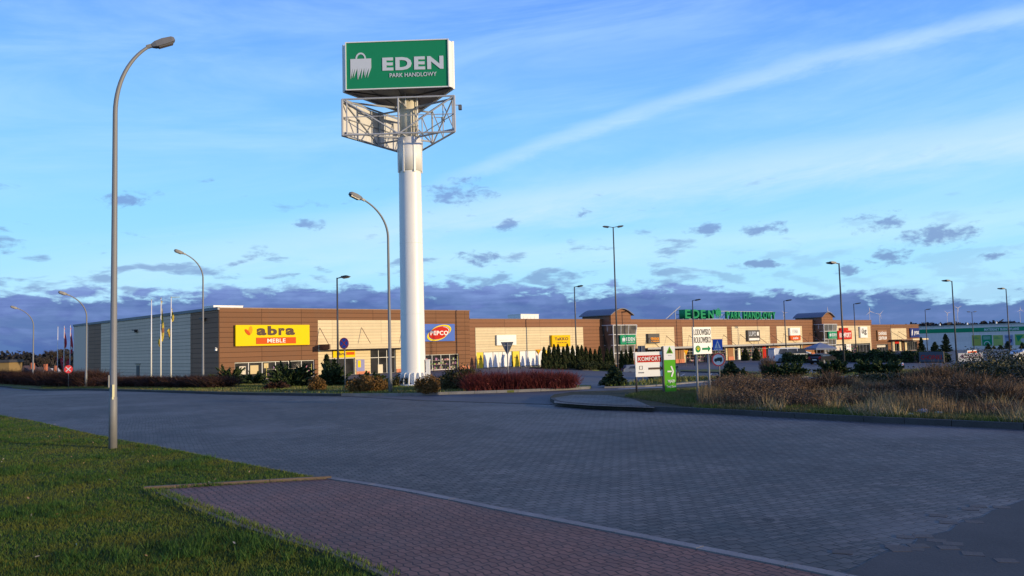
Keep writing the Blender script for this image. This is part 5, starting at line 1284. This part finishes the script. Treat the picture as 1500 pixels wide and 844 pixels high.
juniper(gp(1143, 555, .1), 1.2, 1.0, 'fan-shaped juniper left of centre on the car park median', n=70, low=25); juniper(gp(1162, 554, .1), 1.05, .95, 'smaller juniper touching the fan-shaped one', n=50, low=25)
juniper(gp(1222, 550, .1), 1.3, .95, 'spreading juniper just left of the tall lamp post', n=90, low=22)
juniper(gp(1277, 550, .1), 1.3, 1.0, 'spreading juniper in front of the long dark hedge', n=90, low=18); juniper(gp(1300, 550, .1), 1.3, 1.0, 'second spreading juniper in front of the long dark hedge', n=80, low=18)
for i, px in enumerate([1092, 1108]): thuja(gp(px, 528.5, 0), .55, 1.75, ['dark clipped thuja left of the shop door on the pavement', 'dark clipped thuja right of the shop door on the pavement'][i])

# hedges / fir stock in the car park
def hedge(p0, p1, h, lab, mat=m_jun):
    a, b = gp(*p0), gp(*p1); L_ = (b - a).length; n = int(L_ * 900); t = RNG.uniform(0, 1, n)
    o = empty('hedge', a, math.atan2(b.y - a.y, b.x - a.x), lab, 'hedge')
    top = h * (.82 + .12 * np.sin(t * L_ * 1.1) + .10 * np.sin(t * L_ * 2.9 + 1)); zz = RNG.uniform(0, 1, n) ** .7 * top; wv = .75 * (1 - (zz / h) ** 3 * .5)
    P = np.stack([t * L_, RNG.uniform(-1, 1, n) * wv, zz], 1) + RNG.normal(size=(n, 3)) * .06
    np_mesh('foliage', leaves(P, .10), 4, mat, o); m = int(L_ * 14); tt = RNG.uniform(0, L_, m); P0 = np.stack([tt, RNG.normal(size=m) * .3, np.zeros(m)], 1); np_mesh('stems', stems(P0, P0 + np.stack([RNG.normal(size=m) * .2, RNG.normal(size=m) * .3, np.full(m, h * 1.1)], 1), .02), 3, m_dogd, o)
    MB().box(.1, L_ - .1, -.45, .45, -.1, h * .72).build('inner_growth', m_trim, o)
    return o
hedge((1139, 531.2), (1186, 532.0), 1.25, 'dark ragged hedge in front of the white van')
hedge((1218, 530.5), (1345, 531.5), 1.5, 'long dark fir hedge below the red and white facade signs')
hedge((1346, 531), (1390, 531), 1.3, 'dark fir stock behind the CHOINKI banner')

# bare tree and far woods
def bare_tree(base, h, label, name='bare_tree', mat=m_bark):
    o = empty(name, base, 0, label, 'tree'); mb = MB(); tips = []; rr = random.Random(4)
    def br(p, d, L_, r, dep):
        q = p + d * L_; mb.tube([p, p + d * L_ * .5 + Vector((rr.uniform(-1, 1), rr.uniform(-1, 1), 0)) * L_ * .06, q], [r, r * .8, r * .6], 5, False)
        if dep == 0: tips.append((p, q)); return
        for _ in range(rr.choice((2, 3, 3))):
            nd = (d + Vector((rr.uniform(-1, 1), rr.uniform(-1, 1), rr.uniform(-.2, .7))) * .62).normalized(); br(q if rr.random() < .7 else p + d * L_ * .7, nd, L_ * rr.uniform(.6, .82), r * .6, dep - 1)
    br(Vector((0, 0, -.2)), Vector((0.03, 0, 1)), h * .32, h * .022, 5)
    mb.build('trunk', mat, o)
    P0 = np.array([list(p) for p, q in tips]).repeat(34, 0); P1 = np.array([list(q) for p, q in tips]).repeat(34, 0)
    P0 = P0 + (P1 - P0) * RNG.uniform(.2, 1, (len(P0), 1)); P1 = P0 + RNG.normal(size=P0.shape) * h * .042 + [0, 0, h * .012]
    np_mesh('crown', stems(P0, P1, h * .0035), 3, m_twig, o)
    return o
def tree_at(px, pyb, pyt, Y, label):
    b = at(px, pyb, Y); return bare_tree(Vector((b.x, b.y, g(b.x, b.y) - .1)), at(px, pyt, Y).z - g(b.x, b.y), label)
tree_at(79, 548, 503, 150, 'large bare tree left of the white flagpoles'); tree_at(96, 548, 512, 165, 'bare tree behind the red flags'); tree_at(62, 548, 515, 175, 'smaller bare tree behind the far left lamps')
def wood(name, line, h, n, leaf_, label, depth=40, gaps=.35):
    """far-off tree mass: many lobed crowns along a ridge"""
    C = []
    for i in range(n):
        t = RNG.uniform(); k = t * (len(line) - 1); a = line[int(k)]; b = line[min(int(k) + 1, len(line) - 1)]; p = a.lerp(b, k % 1); p = p + Vector((0, RNG.uniform(0, depth), 0))
        hh = h * RNG.uniform(.5, 1.0); cw = hh * RNG.uniform(.28, .5); m = 260; q = rnd_dirs(m) * RNG.uniform(.5, 1, (m, 1)) * [cw, cw, hh * .48]; q += [p.x, p.y, g(p.x, p.y) + hh * .52]; C.append(q)
        q2 = np.zeros((40, 3)); q2[:, 2] = RNG.uniform(0, hh * .4, 40); C.append(q2 + RNG.normal(size=(40, 3)) * [cw * .4, cw * .4, 0] + [p.x, p.y, g(p.x, p.y)])
    o = np_mesh(name, leaves(np.vstack(C), leaf_), 4, m_wood); return tag(o, label, 'wood', kind='stuff')
wood('distant_wood', [Vector((-330, 420, 0)), Vector((-255, 440, 0)), Vector((-205, 430, 0))], 15., 130, .8, 'dim leafless wood on the horizon at far left', 40)
wood('hedgerow', [Vector((-175, 260, 0)), Vector((-120, 255, 0)), Vector((-95, 240, 0))], 8.0, 70, .5, 'leafless thicket behind the bare trees at left', 20)
wood('far_wood', [at(1330, 480, 640), at(1420, 480, 640), at(1560, 480, 640)], 15.5, 150, 1.3, 'dark tree line above the long grey store', 50)
for i, (px, t) in enumerate([(1438, 469.5), (1461, 469), (1466, 470), (1416, 472)]):
    b = at(px, 480, 600); spruce(Vector((b.x, b.y, g(b.x, b.y))), 3.0, at(px, t, 600).z - g(b.x, b.y), f'pointed dark spruce number {i + 1} in the tree line above the grey store', 'far_spruce', m_wood, 'pointed spruces in the far tree line')

# ------------------------------------------------------------------ far left houses
def house(px0, px1, pyt, pyb, Y, label, wmat, rmat, pitched=True, win=2, D=4):
    a, b = at(px0, pyb, Y), at(px1, pyb, Y); W = b.x - a.x; zt = at(px0, pyt, Y).z; zb = min(a.z, g(a.x, Y))
    o = empty('house', (a.x, Y, 0), 0, label, 'building'); eh = zt - (.0 if not pitched else (zt - zb) * .38)
    MB().box(0, W, 0, D, zb - 3, eh).build('wall', wmat, o)
    if pitched:
        MB().prism([(-.3, eh), (W + .3, eh), (W * .5, zt)], -.3, D + .3).build('roof', rmat, o); MB().box(W * .7, W * .7 + .6, D * .4, D * .4 + .6, eh, zt + .6).build('chimney', m_plinth, o)
    else: MB().box(-.2, W + .2, -.2, D + .2, eh, eh + .5).build('roof', rmat, o)
    for i in range(win): x = W * (i + .6) / (win + .2); f = MB().box(x - .5, x + .5, -.06, -.0, zb + 1.0, zb + 2.2).build('window', m_frame, o); MB().box(x - .42, x + .42, -.08, -.06, zb + 1.08, zb + 2.12).build('pane', m_glass, f)
    return o
m_yel = plain('yellow_render', (.26, .17, .06), .8, 0, .1, .5); m_tile = plain('roof_tile', (.07, .045, .045), .8, 0, .15, 1)
house(-40, 13, 532.5, 549, 150, 'flat-roofed yellow rendered building at the left edge', m_yel, m_trim, False, 0)
house(27, 44, 536, 549, 190, 'small brown-roofed house right of the yellow building', m_concrete, m_tile, True, 2); house(48, 62, 538, 548, 185, 'small pale house behind the far left street lamp', m_curtain, m_tile, True, 2)
house(64, 78, 540, 548, 200, 'low pale shed below the bare trees', m_concrete, m_greysheet, True, 1)

# ------------------------------------------------------------------ far grey DIY store
ga = at(1338, 500, 262); gb = at(1560, 500, 225); ga.z = gb.z = 0
dv = (gb - ga); LS = dv.length; SB = empty('store_building', (ga.x, ga.y, 0), math.atan2(dv.y, dv.x), 'long pale grey store with dark green band at far right', 'building')
zt = at(1400, 477.5, 252).z; zb = -5.
m_store = cladding('pale_grey_store_cladding', (.72, .63, .61), 1.1, 6.0, 0, joint=.85, jw=.03)
MB().box(0, LS, 0, 60, zb, zt).build('wall', m_store, SB); MB().box(-.2, LS, -.15, 0, zt - .02, zt + .22).build('parapet_cap', m_frameg, SB)
def sx(px, Y0=245):       # position along the store front
    d = ray(px, 495); n = Vector((-dv.y, dv.x)).normalized(); t = n.dot(ga.xy) / n.dot(d.xy); return (Vector((d.x * t, d.y * t)) - ga.xy).dot(dv.xy.normalized())
def szz(px, py): d = ray(px, py); n = Vector((-dv.y, dv.x)).normalized(); t = n.dot(ga.xy) / n.dot(d.xy); return EYE + d.z * t
g1, g0 = szz(1440, 480.0), szz(1440, 486.0)
MB().box(.3, LS, -.12, 0, g0, g1).build('green_band', m_green, SB)
text('lettering', 'MATERIAŁY BUDOWLANE', (sx(1443), sx(1494), g0 + .2, g1 - .25), -.13, m_silver, SB, .03, .05)
for i, s in enumerate(np.arange(8, LS, 8.5)): MB().box(s, s + .35, 1, 1.35, zt, zt + .8).build('roof_vent', m_frame, SB)
for (p0, p1, t_, b_, mt, kind_, lab) in [(1424, 1437, 491, 506.5, plain('banner_olive', (.35, .36, .06), .6, 0, .2, .5), 'a', 'yellow-green banner, leftmost on the grey store wall'), (1438.5, 1453, 491, 506.5, m_green, 'b', 'dark green banner with white lines on the grey store wall'), (1455, 1469, 491, 506.5, plain('banner_lime', (.33, .40, .10), .6, 0, .15, .5), 'a', 'lime banner right of the dark green one on the grey store'), (1472, 1484, 490.5, 505.5, plain('banner_blue', (.28, .32, .46), .6, 0, .1, .5), 'c', 'pale blue banner with dark figures behind the rightmost lamp'), (1487, 1508, 489.5, 505.5, plain('banner_green', (.22, .38, .08), .6, 0, .4, .4), 'd', 'green banner cut off by the right edge of the photo')]:
    a, b_s = sx(p0), sx(p1); z1, z0 = szz((p0 + p1) / 2, t_), szz((p0 + p1) / 2, b_)
    o = empty('wall_banner', SB.location, SB.rotation_euler.z, lab, 'banner', None); MB().box(a, b_s, -.12, -.02, z0, z1).build('banner_sheet', mt, o)
    w_ = b_s - a; h = z1 - z0
    if kind_ == 'b':
        for k in range(3): MB().box(a + w_ * .15, b_s - w_ * .15, -.14, -.12, z0 + h * (.62 + .1 * k), z0 + h * (.65 + .1 * k)).build('print_line', m_silver, o)
        ring('print_arc', a + w_ * .5, z0 + h * .12, w_ * .26, w_ * .32, -.12, .03, m_silver, o, 0, math.pi, 12)
    elif kind_ == 'a':
        for k in range(2): MB().box(a + w_ * .12, a + w_ * (.8 - .25 * k), -.14, -.12, z0 + h * (.68 + .12 * k), z0 + h * (.73 + .12 * k)).build('print_line', m_green, o)
    elif kind_ == 'c':
        for k in range(2): MB().box(a + w_ * .1, b_s - w_ * .1, -.14, -.12, z0 + h * (.7 + .12 * k), z0 + h * (.74 + .12 * k)).build('print_line', m_navy, o)
        plate('print_figure', leaf(a + w_ * .7, z0 + h * .4, h * .22, R(70), w_ * .16), -.12, .03, m_navy, o)
    else: plate('print_shape', [(a + .3, z1 - .3), (a + w_ * .6, z1 - .3), (a + w_ * .2, z0 + h * .3)], -.12, .03, m_green, o); plate('print_shape', leaf(a + w_ * .62, z0 + h * .4, h * .3, R(-20), h * .2), -.12, .04, m_greysheet, o)
for i, px in enumerate([1448, 1456, 1466, 1477, 1498]):
    b = at(px, 514, 205); spruce(Vector((b.x, b.y, g(b.x, b.y))), 1.6 if i == 3 else 1.2, [2.4, 1.8, 2.0, 3.0, 2.6][i], f'small dark conifer number {i + 1} from the left before the grey store banners', group='small conifers before the store')
for i, (px, hh) in enumerate([(1350, 3.6), (1370, 2.4), (1386, 4.2)]):
    b = at(px, 514, 150); spruce(Vector((b.x, b.y, g(b.x, b.y))), .8 + .2 * i, hh * .8, ['slim dark conifer at the right end of the brown building', 'small dark conifer above the CHOINKI banner', 'bushy conifer right of the CHOINKI banner'][i])
# banners on the ground
b = gp(1347, 533.5, 0); e = gp(1383, 533.5, 0); o = empty('banner', b, math.atan2(e.y - b.y, e.x - b.x), 'dark banner with dull red CHOINKI lettering before the fir stock', 'banner'); L_ = (e - b).length; zt_ = zof(b, 1347, 515.5)
MB().box(0, L_, -.03, .03, .25, zt_).build('banner_sheet', m_signback, o); text('lettering', 'CHOINKI', (.2, L_ - .2, .5, zt_ - .35), -.031, m_red, o, .005, .02); MB().tube([(0, .05, -.1), (0, .05, zt_)], .04, 6).tube([(L_, .05, -.1), (L_, .05, zt_)], .04, 6).build('banner_post', m_trim, o)
b = gp(1404, 531, 0); e = gp(1440, 530, 0); o = empty('banner', b, math.atan2(e.y - b.y, e.x - b.x), 'white banner with purple lettering strip beside the tall lamp post', 'banner'); L_ = (e - b).length; zt_ = zof(b, 1404, 517.5)
MB().box(0, L_, -.03, .03, .1, zt_).build('banner_sheet', m_greysheet, o); MB().box(L_ * .12, L_ * .92, -.05, -.03, zt_ * .45, zt_ * .82).build('lettering_panel', plain('purple', (.09, .02, .09), .5), o); text('lettering', 'MALTOMEX', (L_ * .16, L_ * .88, zt_ * .54, zt_ * .72), -.051, m_board, o, .02, .02); MB().tube([(0, .05, -.1), (0, .05, zt_)], .04, 6).tube([(L_, .05, -.1), (L_, .05, zt_)], .04, 6).build('banner_post', m_trim, o)  # white sheet given a grey material, its shade is put into the colour
b = gp(1417, 525.5, 0); e = gp(1431, 524, 0); o = empty('banner', b, math.atan2(e.y - b.y, e.x - b.x), 'small sunlit red and white board above the white banner', 'sign'); L_ = (e - b).length; z1, z0 = zof(b, 1417, 513.8), zof(b, 1417, 519.5)
MB().box(0, L_, -.04, .04, z0, z1).build('board', m_board, o); MB().box(.2, L_ - .15, -.06, -.04, z0 + .1, z1 - .12).build('lettering_panel', m_orange, o); MB().tube([(.1, .06, -.1), (.1, .06, z0)], .04, 6).tube([(L_ - .1, .06, -.1), (L_ - .1, .06, z0)], .04, 6).build('banner_post', m_trim, o)
b = gp(1322.5, 541, 0); o = empty('marker_post', b, 0, 'short white marker post at the car park edge', 'post'); MB().tube([(0, 0, -.1), (0, 0, .6)], .07, 10).build('post', m_whitep, o); MB().tube([(0, 0, .42), (0, 0, .5)], .074, 10).build('band', m_tred, o)

# ------------------------------------------------------------------ vehicles
m_tyre = plain('tyre', (.02, .02, .02), .85); m_rim = plain('rim', (.35, .36, .37), .35, .6); m_carglass = glassy('car_glass', (.025, .03, .04)); m_tail = plain('tail_lamp', (.35, .01, .01), .25); m_plate = plain('number_plate', (.6, .6, .58), .5)
def car(base, rz, label, col, L_=4.1, Wd=1.72, H=1.45, kind_='hatch'):
    o = empty('parked_car' if kind_ != 'van' else 'parked_van', base, rz, label, 'car' if kind_ != 'van' else 'van', 'vehicles parked in the car park')
    m_c, p = begin('car_paint'); setin(p.inputs['Base Color'], MIX(NOISE(OBJ(), 2, 3), (*[c * .9 for c in col], 1), (*col, 1))); p.inputs['Roughness'].default_value = .42; p.inputs['Coat Weight'].default_value = .12; p.inputs['Specular IOR Level'].default_value = .3
    w = Wd / 2
    if kind_ == 'van': prof = [(0, .45), (.02, .95), (.15, 1.25), (.95, 1.45), (1.65, H - .12), (2.2, H), (L_ - .15, H), (L_, H - .25), (L_, .4)]; belt = 1.15
    elif kind_ == 'estate': prof = [(0, .42), (.05, .75), (.95, .93), (1.75, H - .05), (2.3, H), (3.9, H - .04), (L_ - .12, .98), (L_, .75), (L_, .4)]; belt = .92
    else: prof = [(0, .42), (.05, .72), (.95, .92), (1.6, H - .06), (2.1, H), (3.2, H - .04), (L_ - .35, H - .28), (L_ - .04, .9), (L_, .4)]; belt = .92
    # sections across: lower body full width, greenhouse tucked in
    def wz(z): return w * (1 - .16 * max(0, (z - belt) / (H - belt))) if z > belt else w * (.96 + .04 * min(1, (z - .3) / .4))
    mb = MB(); low = [(0.1, .25), (L_ - .1, .25)]
    pts = prof + [(L_ - .1, .22), (.1, .22)]
    for i in range(len(prof) - 1):
        (xa, za), (xb, zb_) = prof[i], prof[i + 1]; ya, yb = wz(za), wz(zb_); mb.face([(xa, -ya, za), (xa, ya, za), (xb, yb, zb_), (xb, -yb, zb_)], True)
    for s in (-1, 1):
        up = [(x, s * wz(z), z) for x, z in prof if z >= belt - .2]; lo_ = [(prof[0][0], s * wz(.42), .42)]
        xs0, xs1 = up[0][0], up[-1][0]
        poly = [(x, s * wz(z), z) for x, z in prof]
        mb.face(poly + [(L_ - .08, s * w * .95, .22), (.08, s * w * .95, .22)])
    mb.face([(.08, -w * .95, .22), (.08, w * .95, .22), (L_ - .08, w * .95, .22), (L_ - .08, -w * .95, .22)]); mb.face([(0, -wz(.42), .42), (0, wz(.42), .42), (.08, w * .95, .22), (.08, -w * .95, .22)]); mb.face([(L_, -wz(.4), .4), (L_, wz(.4), .4), (L_ - .08, w * .95, .22), (L_ - .08, -w * .95, .22)])
    body = mb.build('body', m_c, o)
    # glass: windscreen, rear, sides set 4 mm proud
    def xz(i): return prof[i]
    for nm, (i, j) in {'windscreen': (2, 3), 'rear_window': (len(prof) - 3 if kind_ != 'van' else len(prof) - 3, len(prof) - 2)}.items():
        (xa, za), (xb, zb_) = prof[i], prof[j]; t0, t1 = .12, .9; P = lambda t: (xa + (xb - xa) * t, za + (zb_ - za) * t)
        d = Vector((xb - xa, zb_ - za)).normalized(); nn = Vector((-d.y, d.x)) * .006
        q0, q1 = P(t0), P(t1); mb = MB(); mb.face([(q0[0] + nn.x, -wz(q0[1]) * .88, q0[1] + nn.y), (q0[0] + nn.x, wz(q0[1]) * .88, q0[1] + nn.y), (q1[0] + nn.x, wz(q1[1]) * .88, q1[1] + nn.y), (q1[0] + nn.x, -wz(q1[1]) * .88, q1[1] + nn.y)]); mb.build(nm, m_carglass, o)
    xw0 = prof[3][0] - .25; xw1 = prof[-3][0] - .25 if kind_ != 'van' else L_ - .6; zt_ = H - .14; nwin = 2 if kind_ != 'van' else 3
    for s in (-1, 1):
        for k in range(nwin):
            a = xw0 + (xw1 - xw0) * k / nwin + .04; b_ = xw0 + (xw1 - xw0) * (k + 1) / nwin - .04; a_t = a + (.28 if k == 0 else 0); b_t = b_ - (.2 if k == nwin - 1 else 0)
            y0, y1 = s * (wz(belt + .03) + .006), s * (wz(zt_) + .006); MB().face([(a, y0, belt + .03), (b_, y0, belt + .03), (b_t, y1, zt_), (a_t, y1, zt_)]) 
            mb = MB(); mb.face([(a, y0, belt + .03), (b_, y0, belt + .03), (b_t, y1, zt_), (a_t, y1, zt_)]); mb.build('side_window', m_carglass, o)
        for xc in (.78, L_ - .78):
            y0 = s * (w - .02); tr = .31
            wl = MB().tube([(xc, y0 - s * .2, tr), (xc, y0 + s * .015, tr)], tr, 18).build('wheel', m_tyre, o); MB().tube([(xc, y0 + s * .01, tr), (xc, y0 + s * .028, tr)], tr * .62, 12).build('rim', m_rim, wl)
        MB().box(-.012, .08, s * (w - .38) - .16, s * (w - .38) + .16, .58, .72).build('headlight', m_lens, o); MB().box(L_ - .06, L_ + .012, s * (w - .2) - .12, s * (w - .2) + .12, .62, .92).build('tail_light', m_tail, o)
        MB().box(prof[3][0] - .5, prof[3][0] - .32, s * (w + .02), s * (w + .18), belt + .02, belt + .16).build('mirror', m_c, o, .02)
    MB().box(L_, L_ + .012, -.26, .26, .5, .62).build('number_plate', m_plate, o); MB().box(-.03, .02, -.5, .5, .3, .42).build('bumper', m_trim, o)
    return o
b = gp(992, 556.5, 0); car(b + Vector((0, 0, 0)) + Vector((.15, 3.4, 0)), R(-118), 'dark blue hatchback driving behind the green totem', (.02, .035, .07), 3.9)
p_ = at(956, 540, 96); b = Vector((p_.x, 96, g(p_.x, 96))); car(b, R(185), 'pale blue grey car half hidden behind the KOMFORT board', (.12, .15, .22), 3.6, 1.65, 1.35)
b = gp(1216, 532.5, 0); car(b, R(224), 'black estate car parked in front of the grey tent', (.008, .008, .012), 4.0, 1.65, 1.25, 'estate')
b = gp(1201, 531, 0) + Vector((0, 4, 0)); car(Vector((b.x, b.y, g(b.x, b.y))), R(190), 'white van parked behind the ragged hedge', (.62, .64, .66), 5.3, 1.9, 1.95, 'van')
p_ = at(1476, 520, 96); car(Vector((p_.x, 96, g(p_.x, 96) + .0)), R(12), 'white car parked before the grey store at far right', (.6, .6, .62), 4.0, 1.7, 1.2)
# market tent
b = gp(1189, 531, 0) + Vector((2.9, 6, 0)); o = empty('market_tent', Vector((b.x, b.y, g(b.x, b.y))), R(8), 'grey peaked market tent behind the black car', 'tent'); wd = 2.7
for x, y in ((0, 0), (wd, 0), (0, 3), (wd, 3)): MB().tube([(x, y, -.1), (x, y, 1.75)], .04, 6).build('tent_leg', m_frameg, o)
mb = MB(); ap_ = Vector((wd / 2, 1.5, 2.5)); cs = [Vector((-.15, -.15, 1.75)), Vector((wd + .15, -.15, 1.75)), Vector((wd + .15, 3.15, 1.75)), Vector((-.15, 3.15, 1.75))]
for k in range(4): mb.face([cs[k], cs[(k + 1) % 4], ap_]); mb.face([cs[k], cs[(k + 1) % 4], cs[(k + 1) % 4] - Vector((0, 0, .25)), cs[k] - Vector((0, 0, .25))])
mb.build('tent_roof', plain('tent_cloth', (.16, .19, .26), .7), o)

# ------------------------------------------------------------------ litter on the verge
def crumple(px, py, s, label, mat, flat=.7, group='litter on the right verge'):
    b = gp(px, py, .13 + s * flat * .5); mb = MB(); bm = bmesh.new(); bmesh.ops.create_icosphere(bm, subdivisions=3, radius=s); rr = random.Random(px)
    f1 = [Vector((rr.uniform(-1, 1), rr.uniform(-1, 1), rr.uniform(-1, 1))) * 14 / (s * 10) for _ in range(6)]
    for v in bm.verts:
        k = 1 + .22 * sum(abs(math.sin(v.co.dot(f) * 9 * s + i)) - .6 for i, f in enumerate(f1)) / 2; v.co *= k; v.co.z *= flat
    me = bpy.data.meshes.new('litter'); bm.to_mesh(me); bm.free(); me.materials.append(mat); o = bpy.data.objects.new('litter', me); COL.objects.link(o); o.location = b; o.rotation_euler = (0, 0, rr.uniform(0, 6)); return tag(o, label, 'litter', group)
m_bagw = plain('plastic_bag_white', (.34, .34, .37), .4); m_bagg = plain('plastic_bag_green', (.24, .36, .30), .4); m_bagb = plain('plastic_bag_blue', (.20, .28, .42), .4); m_bagt = plain('cardboard', (.30, .22, .15), .7)
crumple(1352, 605, .16, 'white plastic bag in the weeds above the kerb', m_bagw); crumple(1376, 606.5, .13, 'pale green plastic bag right of the white bag', m_bagg, .6)
crumple(1207, 569, .26, 'round pale blue bundle caught in the dead stems', m_bagb, 1.1); crumple(1292, 604, .15, 'tan crumpled litter near the green tuft', m_bagt); crumple(1112, 599, .16, 'flattened cardboard by the kerb', m_bagt, .3)
crumple(1334, 608, .11, 'small white scrap left of the white bag', m_bagw, .5); crumple(1284, 608.5, .10, 'flat white scrap on the kerb grass left of the tan litter', m_bagw, .3); crumple(1458, 602, .12, 'pale scrap in the weeds near the right edge', m_bagt, .8)
crumple(1063, 590, .07, 'small white scrap right of the ice rink board posts', m_bagw); crumple(1158, 589, .07, 'small white scrap below the bramble mound', m_bagw)

# ------------------------------------------------------------------ wind turbines
def turbine(px, pyh, pyb, Y, bl, a0, label):
    h_ = at(px, pyh, Y); o = empty('wind_turbine', (h_.x, Y, g(h_.x, Y)), 0, label, 'wind turbine', 'wind turbines on the horizon'); H = h_.z - g(h_.x, Y)
    MB().tube([(0, 0, -1), (0, 0, H)], [1.0, .6], 6).build('tower', m_store, o); MB().box(-1.0, 1.0, -4, 3, H - .8, H + 1.1).build('nacelle', m_store, o)
    for k in range(3):
        a = R(a0 + 120 * k); d = Vector((math.cos(a), 0, math.sin(a))); nn = Vector((-d.z, 0, d.x)); p = Vector((0, -5, H)); mb = MB(); bl_ = bl * .68; pts = [p + nn * .5, p + d * bl_ * .2 + nn * 1.1, p + d * bl_, p + d * bl_ * .2 - nn * .4, p - nn * .5]
        mb.face(pts); mb.face([q + Vector((0, .6, 0)) for q in reversed(pts)])
        for i in range(5): q, r_ = pts[i], pts[(i + 1) % 5]; mb.face([q, r_, r_ + Vector((0, .6, 0)), q + Vector((0, .6, 0))])
        mb.build('blade', m_store, o)
turbine(1273.5, 456.5, 480, 2300, 24, 100, 'wind turbine behind the low end of the roof, left one of a pair'); turbine(1288, 460.5, 480, 2600, 26, 165, 'wind turbine behind the low end of the roof, right one of a pair')
turbine(1212, 456.5, 480, 2300, 22, 95, 'wind turbine just right of the far tower roof'); turbine(1387, 459, 480, 3000, 24, 20, 'faint wind turbine left of the tall lamp by the banner'); turbine(1402, 451.5, 480, 2500, 22, 150, 'wind turbine right of the tall lamp by the banner'); turbine(1493.5, 454, 480, 3000, 22, 90, 'wind turbine above the right edge of the grey store')
turbine(1148, 459, 480, 2800, 20, 130, 'wind turbine between the roof letters and the far tower')
bpy.context.view_layer.update()
